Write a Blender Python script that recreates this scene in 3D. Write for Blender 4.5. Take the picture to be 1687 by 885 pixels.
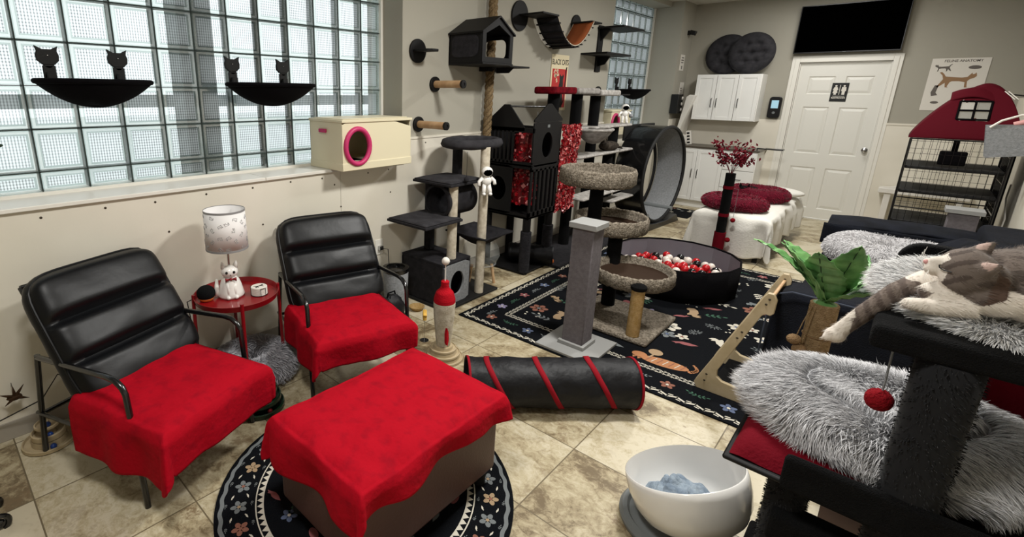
import bpy, bmesh, math, random
import numpy as np
from mathutils import Vector, Matrix, noise as mnoise
R = math.radians
random.seed(7)
rng = np.random.default_rng(5)
scn = bpy.context.scene
for o in list(bpy.data.objects): bpy.data.objects.remove(o)
COL = scn.collection

# ---------------------------------------------------------------- camera (at 0, 0, 1.6)
FPX, PCX, PCY = 815.97, 674.55, 375.48
YAW, PITCH, ROLL = -0.7833, 0.2690, 0.0108
cd = bpy.data.cameras.new('camera'); cam = bpy.data.objects.new('camera', cd); COL.objects.link(cam)
w = Vector((math.sin(YAW)*math.cos(PITCH), math.cos(YAW)*math.cos(PITCH), -math.sin(PITCH)))
r0 = Vector((math.cos(YAW), -math.sin(YAW), 0)); u0 = r0.cross(w)
cr = r0*math.cos(ROLL)+u0*math.sin(ROLL); cu = -r0*math.sin(ROLL)+u0*math.cos(ROLL)
cam.matrix_world = Matrix(((cr.x, cu.x, -w.x, 0), (cr.y, cu.y, -w.y, 0), (cr.z, cu.z, -w.z, 1.6), (0, 0, 0, 1)))
cd.sensor_width = 36; cd.sensor_fit = 'HORIZONTAL'; cd.lens = FPX/1687*36
cd.shift_x = (843.5-PCX)/1687; cd.shift_y = -(442.5-PCY)/1687
cd.clip_start = .05; cd.clip_end = 200
scn.camera = cam

# ---------------------------------------------------------------- world, lights, exposure
vs = scn.view_settings; vs.view_transform = 'Standard'; vs.look = 'None'; vs.gamma = 1; vs.use_curve_mapping = False
vs.exposure = EXPOSURE = 0.0
wd = bpy.data.worlds.new('overcast_sky'); scn.world = wd; wd.use_nodes = True
bg = wd.node_tree.nodes['Background']; bg.inputs[0].default_value = (.93, .97, 1, 1); bg.inputs[1].default_value = 1.9
def area(name, loc, sx, sy, power, col=(1, .985, .945), rot=(0, 0, 0), spread=180):
    l = bpy.data.lights.new(name, 'AREA'); l.shape = 'RECTANGLE'; l.size = sx; l.size_y = sy; l.energy = power; l.color = col
    l.spread = R(spread)
    o = bpy.data.objects.new(name, l); o.location = loc; o.rotation_euler = rot; COL.objects.link(o); return o
area('ceiling_light_front', (-.9, .3, 2.82), .4, .4, 40)
area('ceiling_light_middle', (-.75, 2.6, 2.82), .35, .35, 76)
area('ceiling_light_back', (-.8, 5.4, 2.82), .35, .35, 68)
area('ceiling_light_door', (-1.0, 7.4, 2.82), .6, .6, 20)

# ---------------------------------------------------------------- materials
def lin(h):
    h = h.lstrip('#'); v = [int(h[i:i+2], 16)/255 for i in (0, 2, 4)]
    return tuple(x/12.92 if x <= .04045 else ((x+.055)/1.055)**2.4 for x in v)+(1,)
def mat(name, hexc, rough=.6, metal=0, bump=0, bscale=60, var=None, vscale=6, sheen=0, coat=0, spec=.5, trans=0, emit=0, alpha=1, ior=1.45, attr=None, detail=3, vlo=.35, vhi=.65):
    if rough >= .8 and spec == .5: spec = .12
    m = bpy.data.materials.new(name); m.use_nodes = True; nt = m.node_tree; b = nt.nodes['Principled BSDF']
    b.inputs['Base Color'].default_value = lin(hexc); b.inputs['Roughness'].default_value = rough; b.inputs['Metallic'].default_value = metal
    b.inputs['Specular IOR Level'].default_value = spec; b.inputs['Coat Weight'].default_value = coat; b.inputs['IOR'].default_value = ior
    b.inputs['Sheen Weight'].default_value = sheen; b.inputs['Sheen Roughness'].default_value = .4
    b.inputs['Transmission Weight'].default_value = trans; b.inputs['Alpha'].default_value = alpha
    if sheen: b.inputs['Sheen Tint'].default_value = lin(hexc)
    if emit: b.inputs['Emission Color'].default_value = lin(hexc); b.inputs['Emission Strength'].default_value = emit
    tc = nt.nodes.new('ShaderNodeTexCoord')
    if bump:
        n = nt.nodes.new('ShaderNodeTexNoise'); n.inputs['Scale'].default_value = bscale; n.inputs['Detail'].default_value = 3
        bp = nt.nodes.new('ShaderNodeBump'); bp.inputs['Strength'].default_value = bump; bp.inputs['Distance'].default_value = .01
        nt.links.new(tc.outputs['Object'], n.inputs['Vector']); nt.links.new(n.outputs['Fac'], bp.inputs['Height']); nt.links.new(bp.outputs[0], b.inputs['Normal'])
    if var:
        n = nt.nodes.new('ShaderNodeTexNoise'); n.inputs['Scale'].default_value = vscale; n.inputs['Detail'].default_value = detail
        cr_ = nt.nodes.new('ShaderNodeValToRGB'); cr_.color_ramp.elements[0].color = lin(hexc); cr_.color_ramp.elements[1].color = lin(var)
        cr_.color_ramp.elements[0].position = vlo; cr_.color_ramp.elements[1].position = vhi
        nt.links.new(tc.outputs['Object'], n.inputs['Vector']); nt.links.new(n.outputs['Fac'], cr_.inputs[0]); nt.links.new(cr_.outputs[0], b.inputs['Base Color'])
    if attr:
        a = nt.nodes.new('ShaderNodeAttribute'); a.attribute_name = attr; nt.links.new(a.outputs['Color'], b.inputs['Base Color'])
    return m
MT = {}
def D(k, *a, **kw): MT[k] = mat(k, *a, **kw)
D('wall_paint', '#a5a195', .85, bump=.05, bscale=140)
D('wainscot_white', '#e3ddcf', .45, bump=.03, bscale=50, var='#dad4c5', vscale=2)
D('trim_white', '#e6e3da', .4)
D('door_white', '#e0ded6', .42)
D('ceiling_paint', '#d8d5cc', .9)
D('jamb', '#a29e93', .8)
D('baseboard', '#a49d92', .6)
D('screw', '#4d463c', .4, metal=.8)
D('black_leather', '#07080b', .42, bump=.08, bscale=22, spec=.36)
D('black_metal', '#0c0c0d', .25, spec=.6, coat=.4)
D('black_matte', '#0a0909', .7, bump=.1)
D('black_wood', '#0c0b0c', .55, bump=.04, bscale=90, spec=.28)
D('black_carpet', '#0b0b0c', .97, bump=.9, bscale=320, var='#060607', vscale=30, spec=.2)
D('charcoal_felt', '#2d2c2f', .97, bump=.5, bscale=260, var='#222124', vscale=24, sheen=.1, spec=.2)
D('charcoal_plush', '#373639', .97, bump=.5, bscale=200, var='#2a292c', vscale=16, sheen=.15, spec=.2)
D('black_fabric', '#060507', .95, bump=.3, bscale=150)
D('red_velvet', '#a2051a', .85, bump=.3, bscale=50, var='#8c0418', vscale=20, sheen=.3, detail=9, vlo=.50, vhi=.74)
D('red_metal', '#830c15', .3, coat=.3)
D('red_sisal', '#b01220', .85, bump=.6, bscale=180)
D('sisal_white', '#cfc6b4', .9, bump=.5, bscale=160, var='#b6ab97', vscale=30)
D('sisal_tan', '#b89a6b', .9, bump=.7, bscale=190, var='#a3834f', vscale=40)
D('jute', '#a58c69', .95, bump=.8, bscale=230, var='#8c7453', vscale=60)
D('rope_jute', '#8f7a5c', .95, bump=.6, bscale=300, var='#6c5940', vscale=90)
D('plywood', '#b5a486', .5, var='#a79676', vscale=14, bump=.03)
D('beech', '#bf9e78', .5, var='#a98661', vscale=12)
D('cream_plastic', '#dcd3b5', .45)
D('pink_plastic', '#bf2f66', .45)
D('white_ceramic', '#e9e6e1', .15, coat=.6)
D('white_plastic', '#dedad2', .35)
D('grey_plastic', '#6f7374', .4)
D('grey_cloth', '#6f7c8a', .95, bump=.8, bscale=60, var='#94a0ab', vscale=25, sheen=.4)
D('green_plastic', '#0c2c1a', .3, coat=.3)
D('dark_plastic', '#141416', .3)
D('screen_black', '#010101', 1, spec=.0)
D('lcd_blue', '#8fb4c4', .3, emit=.6)
D('grey_carpet', '#948a7c', .98, bump=1.0, bscale=110, var='#5f574c', vscale=70, sheen=.1)
D('grey_fabric', '#6d686b', .95, bump=.35, bscale=240, var='#625d60', vscale=50)
D('grey_paint', '#8f8f8d', .6)
D('grey_plush', '#a19d98', .95, bump=.6, bscale=180, var='#7c7874', vscale=20, sheen=.4)
D('light_plush', '#b7b3ae', .95, bump=.6, bscale=180, var='#8f8b86', vscale=26, sheen=.4)
D('maroon_plush', '#6d0a17', .95, bump=.8, bscale=90, var='#4c0610', vscale=20, sheen=.4)
D('maroon_cloth', '#640817', .9, bump=.3, bscale=120, sheen=.3)
D('tent_red', '#4c0815', .8, bump=.15, bscale=18)
D('crimson_strap', '#86131f', .8)
D('navy_fabric', '#0d0f15', .95, bump=.5, bscale=160, var='#141720', vscale=9, spec=.2)
D('dark_brown', '#33261d', .85)
D('navy_piping', '#3c414c', .8)
D('brown_leather', '#4f332d', .45, bump=.1, bscale=90)
D('white_cloth', '#d9d6ce', .9, bump=.3, bscale=60, sheen=.2)
D('cabinet_white', '#e9e8e4', .4)
D('counter_top', '#4c443b', .35)
D('chrome', '#b8b8b8', .2, metal=1)
D('paper', '#ddd8cf', .8)
D('paper_cream', '#d6c9a8', .7)
D('print_red', '#b02a28', .7)
D('print_black', '#15130f', .7)
D('print_tan', '#96775a', .8)
D('print_grey', '#6b6560', .8)
D('sign_black', '#0a0a0a', .5)
D('nylon_black', '#0c0c10', .55, bump=.9, bscale=13, spec=.35)
D('foil_red', '#980d19', .3, coat=.5)
D('foil_light', '#c9706e', .3, coat=.4)
D('foil_dark', '#5e0710', .4)
D('orange_toy', '#d06a28', .5)
D('terracotta', '#8c4c2b', .8, bump=.2)
D('feather_brown', '#3d2c1f', .9, bump=.4)
D('leaf_green', '#4a7a42', .5, var='#6f9a5c', vscale=20, coat=.1)
D('leaf_dark', '#16301a', .6)
D('flower_red', '#4e0a15', .8)
D('glass', '#ffffff', .03, trans=1, ior=1.2)
D('acrylic', '#cfd4d4', .05, alpha=.16)
D('ball_red', '#b3151d', .3, coat=.3)
D('ball_white', '#dcd2c8', .3, coat=.3)
D('ball_black', '#0d0d10', .2, coat=.5)
D('yellow_plush', '#d9ad55', .9, bump=.5)
D('pompom_red', '#7c1019', .95, bump=1, bscale=120, sheen=.4)
D('jute_ball', '#8d7253', .95, bump=.9, bscale=200)
D('speaker_mesh', '#141516', .95, bump=.8, bscale=400)
D('blue_gem', '#22428a', .3)
D('cord', '#14100e', .5)
D('lamp_trim', '#8c8c8c', .5)
D('pit_grey', '#6e6a72', .7, bump=.1, bscale=20)
D('felt_grey', '#8e9092', .95, bump=.4, bscale=160, var='#7d7f81', vscale=60)
D('fur', '#ffffff', .9, attr='Col', sheen=.2)
D('skin_pink', '#c08a86', .6)
D('rug_black', '#0b0d11', .97, bump=.5, bscale=300)
D('rug_ivory', '#c2bcae', .97)
D('rug_rust', '#83584a', .97)
D('rug_blue', '#566078', .97)
D('rug_lilac', '#8a83a0', .97)
D('rug_green', '#3c5a4a', .97)
D('rug_grey', '#6d7172', .97)
D('rug_pink', '#8a5354', .97)
D('rug_orange', '#a3714f', .97)
D('rug_tan', '#9a8368', .97)

# ---------------------------------------------------------------- mesh builder
class M:
    def __init__(s, T=None): s.v = []; s.f = []; s.m = []; s.c = []; s.T = T or Matrix(); s.mi = 0; s.col = None
    def add(s, vs, fs):
        n = len(s.v)
        for p in vs:
            q = s.T @ Vector(p); s.v.append((q.x, q.y, q.z))
            if s.col is not None: s.c.append(s.col)
        for f in fs: s.f.append(tuple(i+n for i in f)); s.m.append(s.mi)
        return s
    def box(s, x0, x1, y0, y1, z0, z1):
        v = [(x, y, z) for z in (z0, z1) for y in (y0, y1) for x in (x0, x1)]
        return s.add(v, [(0, 2, 3, 1), (4, 5, 7, 6), (0, 1, 5, 4), (2, 6, 7, 3), (0, 4, 6, 2), (1, 3, 7, 5)])
    def bc(s, c, sz): return s.box(c[0]-sz[0]/2, c[0]+sz[0]/2, c[1]-sz[1]/2, c[1]+sz[1]/2, c[2]-sz[2]/2, c[2]+sz[2]/2)
    def lathe(s, prof, c=(0, 0, 0), n=32, ax='z', capA=True, capB=True, sx=1, sy=1, jit=0):
        vs = []
        for (r, z) in prof:
            for i in range(n):
                a = 2*math.pi*i/n; j = 1+(random.uniform(-jit, jit)/max(r, .02) if jit else 0)
                x, y = r*sx*math.cos(a)*j, r*sy*math.sin(a)*j
                zz = z+(random.uniform(-jit, jit) if jit else 0)
                if ax == 'z': vs.append((c[0]+x, c[1]+y, c[2]+zz))
                elif ax == 'x': vs.append((c[0]+zz, c[1]+x, c[2]+y))
                else: vs.append((c[0]+y, c[1]+zz, c[2]+x))
        fs = []
        for k in range(len(prof)-1):
            for i in range(n):
                j = (i+1) % n; fs.append((k*n+i, k*n+j, (k+1)*n+j, (k+1)*n+i))
        if capA: fs.append(tuple(range(n-1, -1, -1)))
        if capB: fs.append(tuple((len(prof)-1)*n+i for i in range(n)))
        return s.add(vs, fs)
    def sphere(s, c, r, n=20, m=12, jit=0):
        if not hasattr(r, '__len__'): r = (r, r, r)
        vs = [(c[0], c[1], c[2]-r[2])]
        for k in range(1, m):
            p = -math.pi/2+math.pi*k/m
            for i in range(n):
                a = 2*math.pi*i/n; j = 1+random.uniform(-jit, jit)
                vs.append((c[0]+r[0]*math.cos(p)*math.cos(a)*j, c[1]+r[1]*math.cos(p)*math.sin(a)*j, c[2]+r[2]*math.sin(p)*j))
        vs.append((c[0], c[1], c[2]+r[2])); L = len(vs)-1
        fs = [(0, 1+(i+1) % n, 1+i) for i in range(n)]
        for k in range(m-2):
            for i in range(n):
                a = 1+k*n+i; b = 1+k*n+(i+1) % n; fs.append((a, b, b+n, a+n))
        fs += [(L, 1+(m-2)*n+i, 1+(m-2)*n+(i+1) % n) for i in range(n)]
        return s.add(vs, fs)
    def tube(s, pts, r, n=10, closed=False, cap=True, twist=None):
        P_ = [Vector(p) for p in pts]; K = len(P_); rr = r if hasattr(r, '__len__') else [r]*K
        vs = []; N = None
        for i in range(K):
            a = P_[(i-1) % K] if (closed or i > 0) else P_[i]; b = P_[(i+1) % K] if (closed or i < K-1) else P_[i]
            t = (b-a).normalized()
            if N is None:
                N = t.orthogonal().normalized()
            N = (N-t*N.dot(t)).normalized(); B = t.cross(N)
            for k in range(n):
                an = 2*math.pi*k/n; vs.append(P_[i]+(N*math.cos(an)+B*math.sin(an))*rr[i])
        fs = []
        for i in range(K if closed else K-1):
            j = (i+1) % K
            for k in range(n): l = (k+1) % n; fs.append((i*n+k, i*n+l, j*n+l, j*n+k))
        if cap and not closed: fs.append(tuple(range(n-1, -1, -1))); fs.append(tuple((K-1)*n+k for k in range(n)))
        return s.add(vs, fs)
    def cyl(s, a, b, r, r2=None, n=20): return s.tube([a, b], [r, r if r2 is None else r2], n)
    def grid(s, fn, nu, nv, cu=False, cv=False):
        vs = [fn(i/(nu if cu else nu-1), j/(nv if cv else nv-1)) for i in range(nu) for j in range(nv)]
        fs = []
        for i in range(nu if cu else nu-1):
            for j in range(nv if cv else nv-1):
                a = i; b = (i+1) % nu; c = j; d = (j+1) % nv
                fs.append((a*nv+c, b*nv+c, b*nv+d, a*nv+d))
        return s.add(vs, fs)
    def prism(s, poly, fn, t0, t1):
        """poly: 2-D outline; fn(u, v, t) -> 3-D"""
        n = len(poly)
        vs = [fn(u, v, t0) for u, v in poly]+[fn(u, v, t1) for u, v in poly]
        return s.add(vs, [tuple(range(n-1, -1, -1)), tuple(range(n, 2*n))]+[(i, (i+1) % n, n+(i+1) % n, n+i) for i in range(n)])
    def ringprism(s, outer, inner, fn, t0, t1):
        """plate with a hole: outer and inner have the same vertex count"""
        n = len(outer)
        vs = [fn(u, v, t) for t in (t0, t1) for L in (outer, inner) for u, v in L]
        fs = []
        for i in range(n):
            j = (i+1) % n
            fs += [(i, n+i, n+j, j), (2*n+i, 2*n+j, 3*n+j, 3*n+i), (i, j, 2*n+j, 2*n+i), (n+i, 3*n+i, 3*n+j, n+j)]
        return s.add(vs, fs)
    def weld(s):
        d = {}; mp = []; nv = []
        for p in s.v:
            k = (round(p[0], 5), round(p[1], 5), round(p[2], 5))
            if k not in d: d[k] = len(nv); nv.append(p)
            mp.append(d[k])
        s.v = nv; s.f = [tuple(mp[i] for i in f) for f in s.f]; return s
    def build(s, name, mats, parent=None, loc=None, ang=38, bevel=0, subd=0, smooth=True, solid=0):
        me = bpy.data.meshes.new(name); me.from_pydata(s.v, [], s.f)
        if not isinstance(mats, (list, tuple)): mats = [mats]
        for k in mats: me.materials.append(MT[k] if isinstance(k, str) else k)
        if len(mats) > 1: me.polygons.foreach_set('material_index', s.m)
        if s.c and len(s.c) == len(s.v):
            a = me.color_attributes.new('Col', 'FLOAT_COLOR', 'POINT'); a.data.foreach_set('color', np.array(s.c, dtype=np.float32).ravel())
        me.update()
        bm = bmesh.new(); bm.from_mesh(me)
        if len(bm.faces) < 60000: bmesh.ops.recalc_face_normals(bm, faces=bm.faces)
        bm.to_mesh(me); bm.free()
        if smooth:
            me.shade_smooth()
            if ang < 180: me.set_sharp_from_angle(angle=R(ang))
        o = bpy.data.objects.new(name, me); COL.objects.link(o)
        if parent: o.parent = parent
        if loc: o.location = loc
        if solid:
            md = o.modifiers.new('thickness', 'SOLIDIFY'); md.thickness = solid; md.offset = 0
        if bevel:
            md = o.modifiers.new('bevel', 'BEVEL'); md.width = bevel; md.segments = 2; md.limit_method = 'ANGLE'; md.angle_limit = R(40)
        if subd:
            md = o.modifiers.new('subd', 'SUBSURF'); md.levels = subd; md.render_levels = subd
        return o
def TR(loc=(0, 0, 0), rz=0, rx=0, ry=0): return Matrix.Translation(loc) @ Matrix.Rotation(rz, 4, 'Z') @ Matrix.Rotation(ry, 4, 'Y') @ Matrix.Rotation(rx, 4, 'X')
def thing(name, label, cat, loc=(0, 0, 0), rz=0, group=None):
    o = bpy.data.objects.new(name, None); o.empty_display_size = .05; COL.objects.link(o); o.location = loc; o.rotation_euler = (0, 0, rz)
    o['label'] = label; o['category'] = cat
    if group: o['group'] = group
    return o
def tag(o, label, cat, group=None):
    o['label'] = label; o['category'] = cat
    if group: o['group'] = group
    return o
def struct(o): o['kind'] = 'structure'; return o
def copy_tree(o, parent=None):
    c = o.copy(); COL.objects.link(c)
    if parent is not None: c.parent = parent
    for ch in list(o.children): copy_tree(ch, c)
    return c
def circ(r, n=40, cx=0, cy=0, ry=None): return [(cx+r*math.cos(2*math.pi*i/n), cy+(ry or r)*math.sin(2*math.pi*i/n)) for i in range(n)]
def rrect(x0, x1, y0, y1, r, k=5):
    o = []
    for (cx, cy, a) in ((x1-r, y1-r, 0), (x0+r, y1-r, 90), (x0+r, y0+r, 180), (x1-r, y0+r, 270)):
        for i in range(k+1): t = R(a+90*i/k); o.append((cx+r*math.cos(t), cy+r*math.sin(t)))
    return o
def text(name, body, size, matname, parent, mtx, extrude=.0006, align='CENTER', bold=0, sx=1, sh=0):
    cu = bpy.data.curves.new(name, 'FONT'); cu.body = body; cu.size = size; cu.extrude = extrude; cu.align_x = align; cu.align_y = 'CENTER'; cu.offset = bold; cu.shear = sh
    t = bpy.data.objects.new(name, cu); COL.objects.link(t)
    dg = bpy.context.evaluated_depsgraph_get(); me = bpy.data.meshes.new_from_object(t.evaluated_get(dg))
    bpy.data.objects.remove(t); me.transform(Matrix.Scale(sx, 4, (1, 0, 0))); me.transform(mtx); me.materials.clear(); me.materials.append(MT[matname])
    o = bpy.data.objects.new(name, me); COL.objects.link(o); o.parent = parent; return o
# frames for flat work: on the left wall (faces +x), on the back wall (faces -y)
def on_left(x, y, z): return Matrix(((0, 0, 1, x), (1, 0, 0, y), (0, 1, 0, z), (0, 0, 0, 1)))
def on_back(x, y, z): return Matrix(((1, 0, 0, x), (0, 0, -1, y), (0, 1, 0, z), (0, 0, 0, 1)))
def nz(x, y, z=0, s=1): return mnoise.noise(Vector((x*s, y*s, z*s)))

def tufts(b, P_, N_, L, W, cols_root, cols_tip, lean=.5, grav=.3, jitter=.6, swirl=None, seed=1):
    """adds fur blades to the builder: P_ base points, N_ normals (numpy)"""
    g = np.random.default_rng(seed); n = len(P_)
    ln = L*g.uniform(.6, 1.2, n)[:, None]
    rv = g.normal(size=(n, 3)); rv -= (rv*N_).sum(1)[:, None]*N_; rv /= np.linalg.norm(rv, axis=1)[:, None]+1e-9
    low = np.array([[mnoise.noise(Vector((p[0]*9, p[1]*9, p[2]*9+k*7))) for k in range(3)] for p in P_])
    low -= (low*N_).sum(1)[:, None]*N_
    lean_v = low*2.2*lean+rv*jitter*.3
    if swirl is not None: lean_v = lean_v+swirl
    d1 = N_*(.62 if swirl is not None else 1)+lean_v; d1 /= np.linalg.norm(d1, axis=1)[:, None]
    d2 = d1+lean_v*.6+np.array([0, 0, -grav]); d2 /= np.linalg.norm(d2, axis=1)[:, None]
    side = np.cross(d1, g.normal(size=(n, 3))); side /= np.linalg.norm(side, axis=1)[:, None]+1e-9
    w_ = W*g.uniform(.7, 1.3, n)[:, None]
    a = P_-side*w_/2; c = P_+side*w_/2; m = P_+d1*ln*.5; mA = m-side*w_*.45; mB = m+side*w_*.45; tip = m+d2*ln*.5
    V = np.stack([a, c, mB, mA, tip], 1).reshape(-1, 3)
    base = len(b.v); b.v.extend(map(tuple, V))
    fr = []; t = g.uniform(0, 1, n)
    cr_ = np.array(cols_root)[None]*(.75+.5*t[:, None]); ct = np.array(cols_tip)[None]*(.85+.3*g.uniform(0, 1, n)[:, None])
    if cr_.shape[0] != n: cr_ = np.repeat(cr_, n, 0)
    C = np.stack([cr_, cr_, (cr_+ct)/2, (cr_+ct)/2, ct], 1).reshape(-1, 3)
    b.c.extend([tuple(x)+(1,) for x in C])
    for i in range(n):
        k = base+5*i; b.f.append((k, k+1, k+2, k+3)); b.f.append((k+3, k+2, k+4)); b.m += [0, 0]

def fur_donut(name, label, cat, loc, Rm, rt, h, n, L, W, root, tip, sx=1, sy=1, rz=0, seed=1, dip=.02, lump=.02, hf=None, floor_h=None, parent=None, group=None, tiltm=None):
    """round plush bed: a filled ring of stuffing with a sunken middle"""
    b = M(); NU, NV = 64, 26
    def surf(u, v):
        a = 2*math.pi*u; k = 2*math.pi*v
        # profile: tube plus inner floor
        rr = rt*(1+lump*4*nz(math.cos(a)*1.5, math.sin(a)*1.5, seed))
        x = (Rm+rr*math.cos(k)); z = h/2+(h/2)*math.sin(k)*(1+lump*3*nz(math.cos(a)*2, math.sin(a)*2, seed+4))
        if z < 0: z = 0
        if hf: z *= hf(a)
        return (x*math.cos(a)*sx, x*math.sin(a)*sy, z)
    b.col = tuple(root)+(1,)
    b.grid(lambda u, v: surf(u, v), NU, NV, True, True)
    b.lathe([(0.001, .03), (Rm-rt*.5, .03)], n=NU, capA=False, capB=False, sx=sx, sy=sy)
    # samples
    g = np.random.default_rng(seed); P_ = []; N_ = []
    while len(P_) < n:
        u, v = g.random(), g.random(); k = 2*math.pi*v
        if g.random() > (Rm+rt*math.cos(k))/(Rm+rt): continue
        if math.sin(k) < -.75: continue
        p = Vector(surf(u, v)); e = 1e-3; pu = Vector(surf(u+e, v))-p; pv = Vector(surf(u, v+e))-p
        nn = pu.cross(pv); 
        if nn.length < 1e-12: continue
        nn.normalize(); out = Vector((math.cos(2*math.pi*u)*math.cos(k), math.sin(2*math.pi*u)*math.cos(k), math.sin(k)))
        if nn.dot(out) < 0: nn = -nn
        P_.append(p); N_.append(nn)
    m2 = int(n*.22)
    for _ in range(m2):
        a = g.random()*2*math.pi; q = math.sqrt(g.random())*(Rm-rt*.3); P_.append(Vector((q*math.cos(a)*sx, q*math.sin(a)*sy, .03))); N_.append(Vector((0, 0, 1)))
    P_ = np.array([tuple(p) for p in P_]); N_ = np.array([tuple(p) for p in N_])
    rad = np.hypot(P_[:, 0]/sx, P_[:, 1]/sy); outw = np.stack([P_[:, 0], P_[:, 1], 0*rad], 1); outw /= np.linalg.norm(outw, axis=1)[:, None]+1e-9
    sgn = np.where(rad > Rm*.96, 1.0, -.5)[:, None]; fl_ = outw*sgn; fl_ = fl_-(fl_*N_).sum(1)[:, None]*N_ + np.where(rad > Rm, 1, 0)[:, None]*np.array([0, 0, -.25]); fl_ *= .75
    tufts(b, P_, N_, L, W, root, tip, seed=seed+2, swirl=fl_, lean=.45)
    if tiltm is not None:
        b.v = [tuple(tiltm @ Vector(p)) for p in b.v]
    o = b.build(name, 'fur', parent, loc=loc, ang=180)
    o.rotation_euler = (0, 0, rz)
    if not parent: tag(o, label, cat, group)
    return o

def drape(x0, x1, y0, y1, z, over, nx=70, ny=70, seed=1, fold=.02, wr=.006, corner=1.0, edge=.02, scallop=.02, capf=1.06):
    """cloth sheet over a box top; over = (x-, x+, y-, y+) overhang lengths"""
    ox0, ox1, oy0, oy1 = over
    def fn(u, v):
        X = x0-ox0+u*(x1-x0+ox0+ox1); Y = y0-oy0+v*(y1-y0+oy0+oy1)
        # wavy hem: stretch outer part
        dx = (x0-X) if X < x0 else (X-x1 if X > x1 else 0); dy = (y0-Y) if Y < y0 else (Y-y1 if Y > y1 else 0)
        sxn = -1 if X < x0 else 1; syn = -1 if Y < y0 else 1
        cx = min(max(X, x0), x1); cy = min(max(Y, y0), y1)
        d = math.hypot(dx, dy)
        bumpz = wr*(nz(X*5, Y*5, seed)+.6*nz(X*12, Y*12, seed+3))*1.6
        if d == 0:
            # soft rounding to the edge
            m = min(cx-x0, x1-cx, cy-y0, y1-cy); zz = z+bumpz-.022*max(0, 1-m/.07)**2
            return (cx, cy, zz)
        ux, uy = sxn*dx/d, syn*dy/d
        t = (X*1.0 if dy > dx else Y*1.0)
        cap = capf*((ox0 if X < x0 else ox1)*dx+(oy0 if Y < y0 else oy1)*dy)/(dx+dy)+.012; cap = max(cap, .02)
        if min(dx, dy) > 0: d = d/(1+(d/cap)**6)**(1/6)
        wave = fold*math.sin(t*21+seed+2*nz(t*3, seed, 1))*min(1, d/.12)+fold*.9*nz(t*7, seed*1.7, 0)*min(1, d/.1)*2
        cornerness = min(dx, dy)/max(dx, dy, 1e-6)
        out = edge*min(1, d/.04)+wave*(1-cornerness)+.26*d*cornerness*corner
        drop = max(0, d*(1-.10*cornerness**2))-.010
        drop *= 1+scallop*math.sin(t*14+seed*2)
        q = min(1, d/.05)
        return (cx+ux*(out), cy+uy*(out), z-.022-(drop)*(.6+.4*q)+bumpz*.5)
    return fn
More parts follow.
